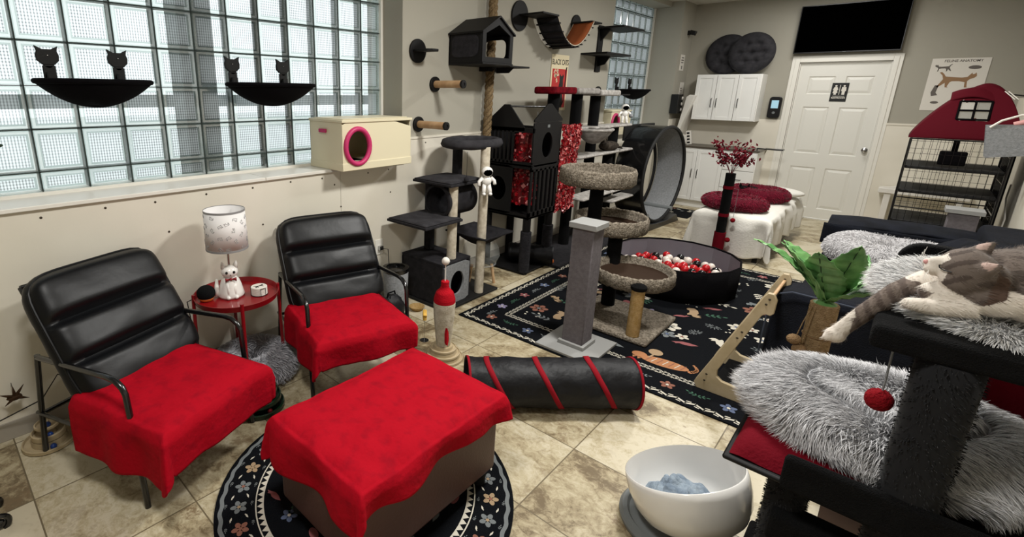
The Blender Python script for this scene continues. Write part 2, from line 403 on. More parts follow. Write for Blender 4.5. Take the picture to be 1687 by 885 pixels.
# ================================================================ THE ROOM
XL, XW, YB, XR, YF, ZC = -2.73, -2.96, 8.42, .74, -1.7, 2.85
def floor_material():
    m = bpy.data.materials.new('travertine_tile'); m.use_nodes = True; nt = m.node_tree; b = nt.nodes['Principled BSDF']; L = nt.links.new
    tc = nt.nodes.new('ShaderNodeTexCoord'); sp = nt.nodes.new('ShaderNodeSeparateXYZ'); L(tc.outputs['Object'], sp.inputs[0])
    def mth(op, a, b_=None):
        n = nt.nodes.new('ShaderNodeMath'); n.operation = op
        for i, q in enumerate((a, b_)):
            if q is None: continue
            if isinstance(q, (int, float)): n.inputs[i].default_value = q
            else: L(q, n.inputs[i])
        return n.outputs[0]
    S = .46
    gx = mth('DIVIDE', mth('ADD', sp.outputs[0], .827+4.6), S); gy = mth('DIVIDE', mth('ADD', sp.outputs[1], -1.475+4.6), S)
    ix, iy = mth('FLOOR', gx), mth('FLOOR', gy); fx, fy = mth('FRACT', gx), mth('FRACT', gy)
    ex = mth('MINIMUM', fx, mth('SUBTRACT', 1, fx)); ey = mth('MINIMUM', fy, mth('SUBTRACT', 1, fy)); e = mth('MINIMUM', ex, ey)
    grout = mth('LESS_THAN', e, .0062)
    cb = nt.nodes.new('ShaderNodeCombineXYZ'); L(ix, cb.inputs[0]); L(iy, cb.inputs[1])
    wn = nt.nodes.new('ShaderNodeTexWhiteNoise'); L(cb.outputs[0], wn.inputs['Vector'])
    sc = nt.nodes.new('ShaderNodeVectorMath'); sc.operation = 'SCALE'; L(wn.outputs['Color'], sc.inputs[0]); sc.inputs['Scale'].default_value = 30
    ad = nt.nodes.new('ShaderNodeVectorMath'); ad.operation = 'ADD'; L(tc.outputs['Object'], ad.inputs[0]); L(sc.outputs[0], ad.inputs[1])
    def noise(scale, det, dist=0, rough=.6, vec=None):
        n = nt.nodes.new('ShaderNodeTexNoise'); n.inputs['Scale'].default_value = scale; n.inputs['Detail'].default_value = det; n.inputs['Distortion'].default_value = dist; n.inputs['Roughness'].default_value = rough
        L(vec or ad.outputs[0], n.inputs['Vector']); return n.outputs['Fac']
    mp = nt.nodes.new('ShaderNodeMapping'); mp.inputs['Rotation'].default_value = (0, 0, R(-40)); mp.inputs['Scale'].default_value = (1, 1.15, 1); L(ad.outputs[0], mp.inputs[0])
    n1 = noise(2.6, 7, .9, .68, mp.outputs[0]); n2 = noise(24, 7, .8, .75, mp.outputs[0]); n3 = noise(60, 4)
    r1 = nt.nodes.new('ShaderNodeValToRGB'); els = r1.color_ramp.elements
    els[0].position = .40; els[0].color = lin('#6f6048'); els[1].position = .60; els[1].color = lin('#c6bca4')
    q = els.new(.465); q.color = lin('#9d8f72'); q = els.new(.525); q.color = lin('#b4a88b')
    mixf = mth('ADD', mth('MULTIPLY', n1, .62), mth('MULTIPLY', n2, .42)); mixf = mth('ADD', mixf, mth('MULTIPLY', mth('SUBTRACT', .5, wn.outputs['Value']), .12)); L(mixf, r1.inputs[0])
    # brown pitted veins
    r2 = nt.nodes.new('ShaderNodeValToRGB'); e2 = r2.color_ramp.elements; e2[0].position = .545; e2[0].color = (0, 0, 0, 1); e2[1].position = .61; e2[1].color = (1, 1, 1, 1)
    L(mth('ADD', mth('MULTIPLY', noise(3.2, 8, 1.6, .72, mp.outputs[0]), .7), mth('MULTIPLY', n3, .3)), r2.inputs[0])
    mx = nt.nodes.new('ShaderNodeMix'); mx.data_type = 'RGBA'; L(mth('MULTIPLY', r2.outputs[0], mth('ADD', .12, mth('MULTIPLY', .75, mth('POWER', wn.outputs['Value'], 1.5)))), mx.inputs['Factor']); L(r1.outputs[0], mx.inputs['A']); mx.inputs['B'].default_value = lin('#776349')
    mg = nt.nodes.new('ShaderNodeMix'); mg.data_type = 'RGBA'; L(grout, mg.inputs['Factor']); L(mx.outputs['Result'], mg.inputs['A']); mg.inputs['B'].default_value = lin('#6b5f49')
    L(mg.outputs['Result'], b.inputs['Base Color'])
    b.inputs['Roughness'].default_value = .42; b.inputs['Specular IOR Level'].default_value = .4
    bp = nt.nodes.new('ShaderNodeBump'); bp.inputs['Strength'].default_value = .25; bp.inputs['Distance'].default_value = .004
    L(mth('SUBTRACT', mth('MULTIPLY', n2, .4), grout), bp.inputs['Height']); L(bp.outputs[0], b.inputs['Normal'])
    return m
MT['travertine'] = floor_material()
struct(M().box(-3.1, .9, YF-.1, YB+.3, -.1, 0).build('floor', 'travertine', smooth=False))
struct(M().box(-3.1, .9, YF-.1, YB+.3, ZC, ZC+.1).build('ceiling', 'ceiling_paint', smooth=False))
# left wall: pier between the two windows, header, end segment, walls under the windows
SILL = 1.09
b = M()
b.mi = 0
b.box(-3.12, XL, 2.65, 6.1, 0, ZC)            # pier
b.box(-3.12, -2.56, 7.92, YB+.3, 0, ZC)       # end segment
b.box(-3.12, XL, YF, 2.65, 2.66, ZC); b.box(-3.12, XL, 6.1, 7.92, 2.78, ZC)
b.box(-3.12, XL, YF, 2.65, 0, SILL-.02); b.box(-3.12, XL, 6.1, 7.92, 0, SILL-.02)
wl = struct(b.build('wall_left', 'wall_paint', smooth=False))
b = M(); b.box(XL, XL+.012, YF, 2.05, .09, SILL-.005); b.box(XL, XL+.012, 2.053, 2.66, .09, SILL-.005); b.box(XL, XL+.012, 2.66, 6.1, .09, 1.25)
b.box(XL, XL+.012, 6.1, 7.92, .09, SILL); b.box(-2.56, -2.548, 7.92, YB, .09, 1.25); b.box(XL, XL+.018, 2.64, 6.1, 1.245, 1.262)
b.build('wainscot_panel', 'wainscot_white', wl, smooth=False)
b = M()
for (y, z) in [(.62, 1.035), (.85, 1.03), (1.12, 1.035), (1.4, 1.035), (1.66, 1.04), (1.9, 1.035), (2.3, 1.03), (2.5, 1.035), (.36, 1.03), (2.0, .98), (2.05, .82), (1.2, .83), (2.52, .86), (.47, .78), (.9, .86), (.15, 1.0), (2.9, 1.21), (3.3, 1.21), (1.45, .80)]:
    b.lathe([(.006, 0), (.006, .0015), (.003, .003)], (XL+.012, y, z), n=8, ax='x')
b.build('screw_heads', 'screw', wl)
b = M(); b.box(XW-.02, XL+.03, YF, 1.48, SILL-.02, SILL); b.box(XW-.02, XL+.03, 1.483, 2.66, SILL-.02, SILL); b.box(XW-.02, XL+.02, 6.1, 7.92, SILL-.02, SILL)
struct(b.build('trim_1', 'trim_white', smooth=False, bevel=.003))
struct(M().box(XL, XL+.016, YF, 7.9, 0, .092).build('baseboard_left', 'baseboard', smooth=False, bevel=.003))
# back wall with the door opening
DX0, DX1, DZ = -1.215, -.325, 2.015
b = M(); b.box(-3.1, DX0, YB, YB+.15, 0, ZC); b.box(DX1, .95, YB, YB+.15, 0, ZC); b.box(DX0, DX1, YB, YB+.15, DZ, ZC)
wb = struct(b.build('wall_back', 'wall_paint', smooth=False))
b = M(); b.box(-2.56, DX0-.08, YB-.012, YB, .09, 1.28); b.box(DX1+.08, XR, YB-.012, YB, .09, 1.28); b.box(DX1+.08, XR, YB-.02, YB, 1.27, 1.29)
b.build('wainscot_panel', 'wainscot_white', wb, smooth=False)
struct(M().box(DX1+.08, XR, YB-.015, YB, 0, .09).box(-2.56, DX0-.08, YB-.015, YB, 0, .09).build('baseboard_back', 'baseboard', smooth=False))
wr = struct(M().box(XR, XR+.15, YF-.1, YB+.3, 0, ZC).build('wall_right', 'wall_paint', smooth=False))
M().box(XR-.012, XR, YF, YB, .09, 1.6).build('wainscot_panel', 'wainscot_white', wr, smooth=False)
struct(M().box(-3.1, .9, YF-.15, YF, 0, ZC).build('wall_front', 'wall_paint', smooth=False))
# door casing
b = M()
for (w_, t) in ((.085, .018), (.05, .026)):
    b.box(DX0-w_, DX0, YB-t, YB, 0, DZ+w_*.9); b.box(DX1, DX1+w_, YB-t, YB, 0, DZ+w_*.9); b.box(DX0, DX1, YB-t, YB, DZ, DZ+w_*.9)
b.box(DX0, DX0+.012, YB, YB+.1, 0, DZ); b.box(DX1-.012, DX1, YB, YB+.1, 0, DZ); b.box(DX0, DX1, YB, YB+.1, DZ-.012, DZ)
struct(b.build('trim_2', 'trim_white', smooth=False, bevel=.004))
# six-panel door
d = thing('door_1', 'x', 'x'); del d['label']; del d['category']; d['kind'] = 'structure'; d.location = ((DX0+DX1)/2, YB+.02, 0)
b = M(); W2 = (DX1-DX0)/2-.014
panels = []
for (z0, z1) in ((1.62, 1.84), (.86, 1.46), (.14, .68)):
    for (x0, x1) in ((-W2+.11, -.05), (.05, W2-.11)): panels.append((x0, x1, z0, z1))
xs = sorted({-W2, W2, *[p[0] for p in panels], *[p[1] for p in panels]}); zs = sorted({.012, DZ-.014, *[p[2] for p in panels], *[p[3] for p in panels]})
for i in range(len(xs)-1):
    for k in range(len(zs)-1):
        c = ((xs[i]+xs[i+1])/2, (zs[k]+zs[k+1])/2)
        if any(p[0] < c[0] < p[1] and p[2] < c[1] < p[3] for p in panels): continue
        b.add([(xs[i], 0, zs[k]), (xs[i+1], 0, zs[k]), (xs[i+1], 0, zs[k+1]), (xs[i], 0, zs[k+1])], [(0, 1, 2, 3)])
for (x0, x1, z0, z1) in panels:
    L_ = [[(x0, z0), (x1, z0), (x1, z1), (x0, z1)], [(x0+.012, z0+.012), (x1-.012, z0+.012), (x1-.012, z1-.012), (x0+.012, z1-.012)], [(x0+.045, z0+.045), (x1-.045, z0+.045), (x1-.045, z1-.045), (x0+.045, z1-.045)]]
    ys = (0, .012, .003); vs_ = [(p[0], ys[k], p[1]) for k in range(3) for p in L_[k]]
    b.add(vs_, [(k*4+i, k*4+(i+1) % 4, k*4+4+(i+1) % 4, k*4+4+i) for k in range(2) for i in range(4)]+[(8, 9, 10, 11)])
b.box(-W2, W2, .014, .045, .012, DZ-.014)
b.build('door_slab', 'door_white', d, smooth=False)
b = M(); b.lathe([(.032, 0), (.032, -.006), (.012, -.01), (.012, -.035), (.026, -.042), (.031, -.055), (.026, -.068), (.008, -.073)], (.385, 0, .95), n=20, ax='y'); b.build('door_knob', 'chrome', d)
# ---- glass block windows
def glass_mat():
    m = bpy.data.materials.new('ribbed_glass'); m.use_nodes = True; nt = m.node_tree; nt.nodes.clear(); L = nt.links.new
    out = nt.nodes.new('ShaderNodeOutputMaterial'); tc = nt.nodes.new('ShaderNodeTexCoord'); sp = nt.nodes.new('ShaderNodeSeparateXYZ'); L(tc.outputs['Object'], sp.inputs[0])
    def mth(op, a, b_=None):
        n = nt.nodes.new('ShaderNodeMath'); n.operation = op
        for i, q in enumerate((a, b_)):
            if q is None: continue
            if isinstance(q, (int, float)): n.inputs[i].default_value = q
            else: L(q, n.inputs[i])
        return n.outputs[0]
    nn = nt.nodes.new('ShaderNodeTexNoise'); nn.inputs['Scale'].default_value = 3.5; nn.inputs['Detail'].default_value = 2; L(tc.outputs['Object'], nn.inputs['Vector'])
    k = 2*math.pi/.0125
    sy = mth('ADD', mth('MULTIPLY', mth('SINE', mth('ADD', mth('MULTIPLY', sp.outputs[1], k), mth('MULTIPLY', nn.outputs['Fac'], 3))), .5), .5)
    sz = mth('ADD', mth('MULTIPLY', mth('SINE', mth('MULTIPLY', sp.outputs[2], k*.85)), .5), .5)
    nw = nt.nodes.new('ShaderNodeTexNoise'); nw.inputs['Scale'].default_value = 2.2; nw.inputs['Detail'].default_value = 1; L(tc.outputs['Object'], nw.inputs['Vector'])
    az = mth('MULTIPLY', nw.outputs['Fac'], .5)
    t = mth('SUBTRACT', 1, mth('ADD', mth('MULTIPLY', mth('POWER', sy, 1.7), .5), mth('MULTIPLY', mth('POWER', sz, 2.0), az)))
    t = mth('MAXIMUM', t, .15)
    cc = nt.nodes.new('ShaderNodeCombineColor'); L(mth('MULTIPLY', t, .94), cc.inputs[0]); L(t, cc.inputs[1]); L(mth('MULTIPLY', t, .99), cc.inputs[2])
    tr = nt.nodes.new('ShaderNodeBsdfTransparent'); L(cc.outputs[0], tr.inputs[0])
    tl = nt.nodes.new('ShaderNodeBsdfTranslucent'); L(cc.outputs[0], tl.inputs[0])
    gl = nt.nodes.new('ShaderNodeBsdfGlossy'); gl.inputs['Roughness'].default_value = .15
    m1 = nt.nodes.new('ShaderNodeMixShader'); m1.inputs[0].default_value = .35; L(tr.outputs[0], m1.inputs[1]); L(tl.outputs[0], m1.inputs[2])
    m2 = nt.nodes.new('ShaderNodeMixShader'); m2.inputs[0].default_value = .06; L(m1.outputs[0], m2.inputs[1]); L(gl.outputs[0], m2.inputs[2]); L(m2.outputs[0], out.inputs[0])
    return m
MT['ribbed_glass'] = glass_mat()
def clear_mat(name, tint, g):
    m = bpy.data.materials.new(name); m.use_nodes = True; nt = m.node_tree; nt.nodes.clear(); L = nt.links.new
    out = nt.nodes.new('ShaderNodeOutputMaterial'); tr = nt.nodes.new('ShaderNodeBsdfTransparent'); tr.inputs[0].default_value = lin(tint)
    tl = nt.nodes.new('ShaderNodeBsdfTranslucent'); tl.inputs[0].default_value = lin(tint); gl = nt.nodes.new('ShaderNodeBsdfGlossy'); gl.inputs['Roughness'].default_value = .1
    m1 = nt.nodes.new('ShaderNodeMixShader'); m1.inputs[0].default_value = .3; L(tr.outputs[0], m1.inputs[1]); L(tl.outputs[0], m1.inputs[2])
    m2 = nt.nodes.new('ShaderNodeMixShader'); m2.inputs[0].default_value = g; L(m1.outputs[0], m2.inputs[1]); L(gl.outputs[0], m2.inputs[2]); L(m2.outputs[0], out.inputs[0]); return m
MT['glass_rim'] = clear_mat('glass_rim', '#c2cec8', .15); MT['glass_bevel'] = clear_mat('glass_bevel', '#dfe8e4', .2)
D('mortar', '#3c4340', .8)
def block_window(name, y0, y1, z0, z1, yg, zg, S=.2032, x=XW):
    b = M(); g = M()
    k0, k1 = math.floor((y0-yg)/S), math.ceil((y1-yg)/S); j0, j1 = math.floor((z0-zg)/S), math.ceil((z1-zg)/S)
    for k in range(k0, k1):
        for j in range(j0, j1):
            a0, a1 = max(y0, yg+k*S)+.003, min(y1, yg+(k+1)*S)-.003; c0, c1 = max(z0, zg+j*S)+.003, min(z1, zg+(j+1)*S)-.003
            if a1-a0 < .03 or c1-c0 < .02: continue
            def ring(i, dx): 
                iy = min(i, (a1-a0)*.4); iz = min(i, (c1-c0)*.4); return [(x+dx, a0+iy, c0+iz), (x+dx, a1-iy, c0+iz), (x+dx, a1-iy, c1-iz), (x+dx, a0+iy, c1-iz)]
            rs = [ring(0, -.006), ring(.004, .002), ring(.016, .002), ring(.024, -.008)]
            vs_ = sum(rs, []); n0 = len(b.v)
            for q, mi in ((0, 1), (1, 2), (2, 1)):
                b.mi = mi; b.add(rs[q]+rs[q+1], [(i, (i+1) % 4, 4+(i+1) % 4, 4+i) for i in range(4)])
            b.mi = 0; b.add(rs[3], [(0, 1, 2, 3)])
            # far side of the hollow block
            b.mi = 1
            b.add([(x-.075, a0, c0), (x-.075, a1, c0), (x-.075, a1, c1), (x-.075, a0, c1), (x-.006, a0, c0), (x-.006, a1, c0), (x-.006, a1, c1), (x-.006, a0, c1)], [(i, (i+1) % 4, 4+(i+1) % 4, 4+i) for i in range(4)])
    o = struct(b.build(name, ['ribbed_glass', 'glass_rim', 'glass_bevel'], smooth=False))
    for k in range(k0, k1+1):
        yy = yg+k*S
        if y0-.01 < yy < y1+.01: g.box(x-.078, x+.003, yy-.0024, yy+.0024, z0, z1)
    for j in range(j0, j1+1):
        zz = zg+j*S
        if z0-.01 < zz < z1+.01: g.box(x-.078, x+.003, y0, y1, zz-.0024, zz+.0024)
    g.build('mortar_grid', 'mortar', o, smooth=False)
    f = M(); f.box(x-.08, x+.02, y1, y1+.02, z0, z1).box(x-.08, x+.02, y0, y1+.02, z0-.015, z0+.004); f.build('window_frame', 'trim_white', o, smooth=False)
    return o
block_window('window_1', YF+.3, 2.63, SILL+.012, 2.66, .4217, 2.2173)
block_window('window_2', 6.1, 7.9, SILL+.012, 2.78, 6.03, 2.25, S=.2032)
# outdoors, seen through the blocks
D('paving', '#d9dcdb', .9); D('outside_post', '#454e4b', .7); D('outside_wall', '#59605e', .9)
struct(M().box(-40, -3.3, -30, 40, -.4, -.3).build('ground', 'paving', smooth=False))
tag(M().box(-3.62, -3.42, 1.33, 1.56, -.3, 4).build('canopy_post', 'outside_post', smooth=False, bevel=.01), 'dark upright post just outside the glass blocks', 'post')
tag(M().box(-9.2, -9, -30, 30, 1.30, 1.50).box(-9.3, -9.2, -30, -29.8, -.3, 1.5).box(-9.3, -9.2, 29.8, 30, -.3, 1.5).build('guard_rail', 'outside_wall', smooth=False), 'long dark rail outside, a blurred band through the glass blocks', 'rail')
# ================================================================ LEFT WALL AND BACK WALL FITTINGS
# --- window hammocks
def perch(y0, y1, z, dep, xw, label, sc=1):
    t = thing('window_hammock', label, 'cat hammock', (xw, (y0+y1)/2, z), 0, None); hw = (y1-y0)/2
    b = M()
    def bowl(u, v):
        a = u*2*math.pi; q = v
        x = .17*sc+.17*sc*q*math.cos(a); y = hw*q*math.sin(a); s = (1-q**2.2)
        return (x, y, -.018-dep*s*(1+.05*math.sin(a*3)))
    b.grid(bowl, 48, 14, True, False); b.build('sling', 'black_fabric', t, solid=.006)
    b = M(); b.tube([(.17*sc+.17*sc*math.cos(a), hw*math.sin(a), -.012) for a in np.linspace(0, 2*math.pi, 48, endpoint=False)], .012, 10, closed=True); b.build('rim', 'black_fabric', t)
    for s in (-1, 1):
        yy = s*hw*.62; b = M()
        b.box(0.005, .02, yy-.026, yy+.026, -.02, .06); b.box(0.005, .045, yy-.016, yy+.016, -.04, .03); b.box(.02, .12*sc, yy-.012, yy+.012, -.05, -.02)
        for e in (0, .06): b.lathe([(.024, 0), (.024, .008)], (.012, yy, e+.01), n=16, ax='x')
        b.build('bracket', 'black_matte', t, bevel=.003)
        b = M(); P2 = [(-.03, .055), (.03, .055), (.055, .08), (.058, .11), (.05, .135), (.058, .165), (.022, .145), (-.022, .145), (-.058, .165), (-.05, .135), (-.058, .11), (-.055, .08)]
        b.prism([(p[0]*.8, .02+p[1]*.78) for p in P2], lambda u, v, w_: (w_, yy+u, v), .003, .022); ch = b.build('cat_head_mount', 'black_matte', t, bevel=.003)
        M().sphere((.023, yy, .105), .004, 8, 6).build('screw', 'chrome', ch)
    return t
perch(.44, .92, 1.64, .105, XW, 'black oval cat hammock on the left window, over the left chair')
perch(1.34, 1.89, 1.64, .11, XW, 'black oval cat hammock on the glass blocks left of the cream box')
perch(6.75, 7.45, 1.66, .11, XW, 'black oval cat hammock on the far narrow glass-block window')
# --- storage box cat beds
def storage_box(loc, sy, label, sx=.36, sz=.31):
    t = thing('storage_box', label, 'storage box', loc); sx2 = sx/2; y2 = sy/2
    hc = -sy*.30; hole = circ(.092, 32, hc, sz*.5, .105)
    # front (+x) plate with hole, then shell
    b = M(); outer = []
    for (u, v) in hole:
        c, s = u-hc, v-sz*.5; k = min(((y2-hc) if c > 0 else (y2+hc))/max(abs(c), 1e-9), sz*.5/max(abs(s), 1e-9)); outer.append((hc+c*k, sz*.5+s*k))
    b.ringprism(outer, hole, lambda u, v, w_: (w_, u, v), sx2-.008, sx2)
    b.box(-sx2, -sx2+.006, -y2, y2, 0, sz); b.box(-sx2, sx2-.008, -y2, -y2+.006, 0, sz); b.box(-sx2, sx2-.008, y2-.006, y2, 0, sz); b.box(-sx2, sx2, -y2, y2, 0, .006)
    b.build('box_body', 'cream_plastic', t, bevel=.002)
    b = M(); b.box(-sx2-.004, sx2+.008, -y2-.006, y2+.006, sz, sz+.018); b.box(-sx2+.02, sx2-.02, -y2+.02, y2-.02, sz+.018, sz+.024); b.box(-sx2-.003, sx2+.005, -y2-.004, y2+.004, 0, .05)
    b.build('lid', 'cream_plastic', t, bevel=.004)
    b = M(); b.tube([(sx2+.004, (p[0]-hc)*1.09+hc, (p[1]-sz*.5)*1.09+sz*.5) for p in hole], .017, 12, closed=True); b.build('hole_ring', 'pink_plastic', t)
    M().box(-.06, .02, -y2-.016, -y2-.004, sz-.07, sz-.045).build('handle', 'pink_plastic', t, bevel=.004)
    M().box(-.1, .1, hc-.10, hc+.14, .01, .05).build('liner', 'red_velvet', t, bevel=.01)
    return t
storage_box((-2.745, 2.27, SILL+.001), .62, 'cream plastic storage box with pink-ringed hole, on the near sill')
storage_box((-2.80, 6.45, SILL+.001), .6, 'cream plastic box with pink ring on the far sill, behind trees', .3, .29)
# --- wall steps
t = thing('wall_step', 'round black disc wall step with thin shelf, uppermost left', 'wall shelf', (XL, 2.8, 1.89))
M().lathe([(.085, 0), (.085, .018)], (0, 0, 0), n=40, ax='x').build('back_plate', 'black_wood', t, bevel=.003)
M().prism([(.018, -.06), (.16, -.06), (.19, -.03), (.19, .03), (.16, .06), (.018, .06)], lambda u, v, w_: (u, v, w_), -.008, .008).build('shelf', 'black_wood', t, bevel=.003)
for (y, z, lab) in ((3.0, 1.655, 'beech dowel wall peg with black base, the upper one'), (2.82, 1.355, 'beech dowel wall peg with black base, the lower one by the box')):
    t = thing('wall_peg', lab, 'wall step', (XL, y, z), 0)
    M().lathe([(.058, 0), (.058, .018)], n=32, ax='x').build('back_plate', 'black_wood', t, bevel=.003)
    M().lathe([(.028, .018), (.028, .285)], n=24, ax='x').build('dowel', 'beech', t)
    M().lathe([(.030, .283), (.030, .30), (.012, .301), (.012, .297)], n=24, ax='x').build('end_cap', 'black_wood', t)
# --- wall cat house
t = thing('cat_house', 'black wall-mounted wooden cat house with pitched roof', 'cat house', (XL+.004, 3.16, 1.82))
Wd, Dp, Hw, Hp = .40, .33, .22, .33     # width along the wall, depth from the wall, eave and peak height
fy = lambda u, v, w_: (w_, u, v)         # plate facing the room
fx_ = lambda u, v, w_: (u, w_, v)        # plate facing along the wall
M().box(0, Dp+.01, 0, Wd, -.016, 0).build('base', 'black_wood', t, bevel=.003)
pent_o = [(0, 0), (Wd/2, 0), (Wd, 0), (Wd, Hw), (Wd/2, Hp), (0, Hw)]
pent_i = [(.045, .04), (Wd/2, .04), (Wd-.045, .04), (Wd-.045, Hw-.012), (Wd/2, Hp-.055), (.045, Hw-.012)]
M().ringprism(pent_o, pent_i, fy, Dp-.016, Dp).build('gable_front', 'black_wood', t, bevel=.002)
M().ringprism(pent_o, pent_i, fy, 0, .012).build('gable_rear', 'black_wood', t, bevel=.002)
M().box(0, Dp-.016, 0, .014, 0, Hw).build('near_side_panel', 'black_wood', t, bevel=.002)
M().prism(rrect(.03, Dp-.04, .04, Hw-.02, .05, 6), fx_, -.004, 0).build('side_pad', 'charcoal_felt', t)
hole = rrect(.05, Dp-.06, .035, Hw-.03, .05, 6); cxh, czh = (Dp-.016)/2, Hw/2; outer = []
for (u, v) in hole:
    a = math.atan2((v-czh)/(Hw/2), (u-cxh)/cxh); c, s = math.cos(a), math.sin(a); k = 1/max(abs(c), abs(s)); outer.append((cxh+c*k*cxh, czh+s*k*Hw/2))
M().ringprism(outer, hole, fx_, Wd-.014, Wd).build('far_side_panel', 'black_wood', t, bevel=.002)
for s_ in (0, 1):
    y0_ = -.015 if s_ == 0 else Wd+.015; z0_ = Hw-.012
    M().prism([(y0_, z0_), (Wd/2, Hp), (Wd/2, Hp+.014), (y0_, z0_+.014)], fy, -.0, Dp+.012).build('roof_slope', 'black_wood', t, bevel=.002)
M().box(.02, Dp-.02, .02, Wd-.02, 0, .03).build('bed_pad', 'charcoal_plush', t, bevel=.01)
b = M(); b.box(.10, Dp-.02, Wd+.0, Wd+.30, -.022, -.008); b.prism([(.12, -.022), (Dp-.04, -.022), (Dp-.09, -.065), (.12, -.065)], fx_, Wd+.08, Wd+.10); b.box(0, .10, Wd, Wd+.26, -.05, -.008); b.build('side_step', 'black_wood', t, bevel=.003)
# --- climbing rope: three-strand twist from the ceiling to the floor
b = M(); H0, H1 = .20, ZC-.002; rx, ry_ = -2.66, 3.63
for k in range(3):
    pts = [(rx+.019*math.cos(2*math.pi*k/3+z*38), ry_+.019*math.sin(2*math.pi*k/3+z*38), z) for z in np.arange(H0+1.0, H1, .012)]
    b.tube(pts, .021, 7)
ro = b.build('climbing_rope', 'rope_jute', ang=180)
tag(ro, 'thick twisted jute climbing rope hanging before the grey wall', 'rope')
# --- rope bridge between two black discs
t = thing('wall_bridge', 'black slatted bridge sagging between two wall discs', 'cat bridge', (XL, 4.12, 2.27))
for yy, zz, rr in ((0, 0, .13), (1.06, .02, .10)):
    M().lathe([(rr, 0), (rr, .018)], (0, yy, zz), n=40, ax='x').build('wall_disc', 'black_wood', t, bevel=.003)
M().box(.018, .26, -.02, .26, -.002, .014).build('shelf', 'black_wood', t, bevel=.003)
M().box(.018, .24, .95, 1.18, .02, .036).build('shelf', 'black_wood', t, bevel=.003)
def sag(s): return (.25+.72*s, .0-.24*(1-(2*s-1)**2)+.02*s)
b = M(); b.grid(lambda u, v: (.03+.22*v, sag(u)[0], sag(u)[1]), 30, 6)
b.build('carpet_runner', 'charcoal_felt', t, solid=.01)
b = M(); b.grid(lambda u, v: (.035+.21*v, sag(.55+.45*u)[0], sag(.55+.45*u)[1]+.008), 14, 4); b.build('terracotta_mat', 'terracotta', t, solid=.006)
for k in range(11):
    s = (k+.5)/11; y, z = sag(s); M().bc((.14, y, z-.012), (.24, .03, .012)).build('slat', 'black_wood', t)
b = M(); 
for xx in (.03, .25): b.tube([(xx, sag(s)[0], sag(s)[1]+.004) for s in np.linspace(0, 1, 20)], .005, 6)
b.build('rope_edge', 'sisal_white', t)
# --- poster BLACK CATS
t = thing('poster', 'tall narrow vintage black-cat poster with cream border, red field', 'poster', (XL+.002, 4.93, 1.42))
T = on_left(0, 0, 0)
M().box(0, .006, -.175, .175, 0, .56).build('poster_board', 'paper_cream', t, bevel=.001)
M().box(.006, .0075, -.15, .15, .03, .42).build('red_field', 'print_red', t)
text('poster_title', 'BLACK CATS', .075, 'print_black', t, on_left(.0065, 0, .485), bold=.001, sx=.78)
catp = [(-.05, .03), (.09, .03), (.1, .12), (.075, .2), (.085, .27), (.075, .31), (.09, .35), (.07, .37), (.055, .35), (.03, .35), (.015, .37), (.0, .35), (.01, .3), (-.005, .24), (-.03, .17), (-.05, .1)]
M().prism(catp, lambda u, v, w_: (w_, u, v), .0076, .0086).build('printed_cat', 'print_black', t)
b = M(); b.tube([(.009, .09, .06), (.009, .125, .12), (.009, .115, .22), (.009, .13, .32), (.009, .12, .4), (.009, .135, .44)], .006, 6); b.build('printed_tail', 'print_black', t)
b = M()
for k in range(14): 
    y, z = -.13+random.random()*.12, .28+random.random()*.12; b.prism([(0, 0), (.03, .01), (.02, .035)], lambda u, v, w_: (w_, y+u, z+v), .0076, .0082)
b.build('printed_spark', 'paper_cream', t)
# --- stepped black wall shelf
t = thing('wall_shelf', 'black two-tier wall shelf left of the far narrow window', 'wall shelf', (XL, 5.78, 1.84))
M().box(0, .018, -.06, .06, 0, .5).build('upright', 'black_wood', t, bevel=.003)
M().box(0, .3, -.08, .5, .46, .48).build('upper_shelf', 'black_wood', t, bevel=.004)
M().box(0, .3, -.42, .2, .165, .185).build('lower_shelf', 'black_wood', t, bevel=.004)
M().prism([(.018, .46), (.13, .46), (.018, .33)], lambda u, v, w_: (u, w_, v), -.01, .01).build('bracket', 'black_wood', t); b = M(); b.prism([(.018, .165), (.15, .165), (.09, .08), (.018, .06)], lambda u, v, w_: (u, w_, v), -.01, .01); b.build('bracket', 'black_wood', t)
t = thing('wall_step', 'small black round wall step beside the far window', 'wall shelf', (XL, 5.86, 1.6))
M().lathe([(.08, 0), (.08, .018)], n=32, ax='x').build('back_plate', 'black_wood', t)
M().box(.018, .28, -.05, .28, -.02, -.004).build('shelf', 'black_wood', t, bevel=.003)
# --- end segment: sign, dispenser, camera, leaflets
XE = -2.56
t = thing('wall_sign', 'white notice with printed lines above a black mark on the corner wall', 'sign', (XE, 8.13, 1.93))
M().box(0, .004, -.085, .085, 0, .22).build('sign_plate', 'paper', t)
for zz_, hw_ in ((.178, .045), (.145, .055), (.112, .045)): M().box(.004, .0048, -hw_, hw_, zz_-.007, zz_+.007).build('printed_line', 'print_grey', t)
M().prism([(-.012, .02), (.012, .02), (.012, .05), (.025, .05), (0, .075), (-.025, .05), (-.012, .05)], lambda u, v, w_: (w_, u, v), .0042, .005).build('printed_mark', 'print_black', t)
t = thing('glove_dispenser', 'black wall dispenser with three white tissue tufts', 'dispenser', (XE, 7.99, 1.33))
M().box(0, .1, -.1, .1, 0, .27).build('dispenser_body', 'sign_black', t, bevel=.004)
for k in range(3): M().sphere((.1, .06, .055+.08*k), (.015, .02, .022), 10, 8, jit=.2).build('tissue', 'paper', t)
t = thing('wall_camera', 'small black wall camera high near the corner', 'camera', (XE, 8.2, 2.42))
M().box(0, .03, -.02, .02, 0, .06).build('mount', 'dark_plastic', t); M(TR((.06, 0, .03), ry=R(15))).box(-.03, .05, -.03, .03, -.03, .03).build('camera_body', 'dark_plastic', t, bevel=.006)
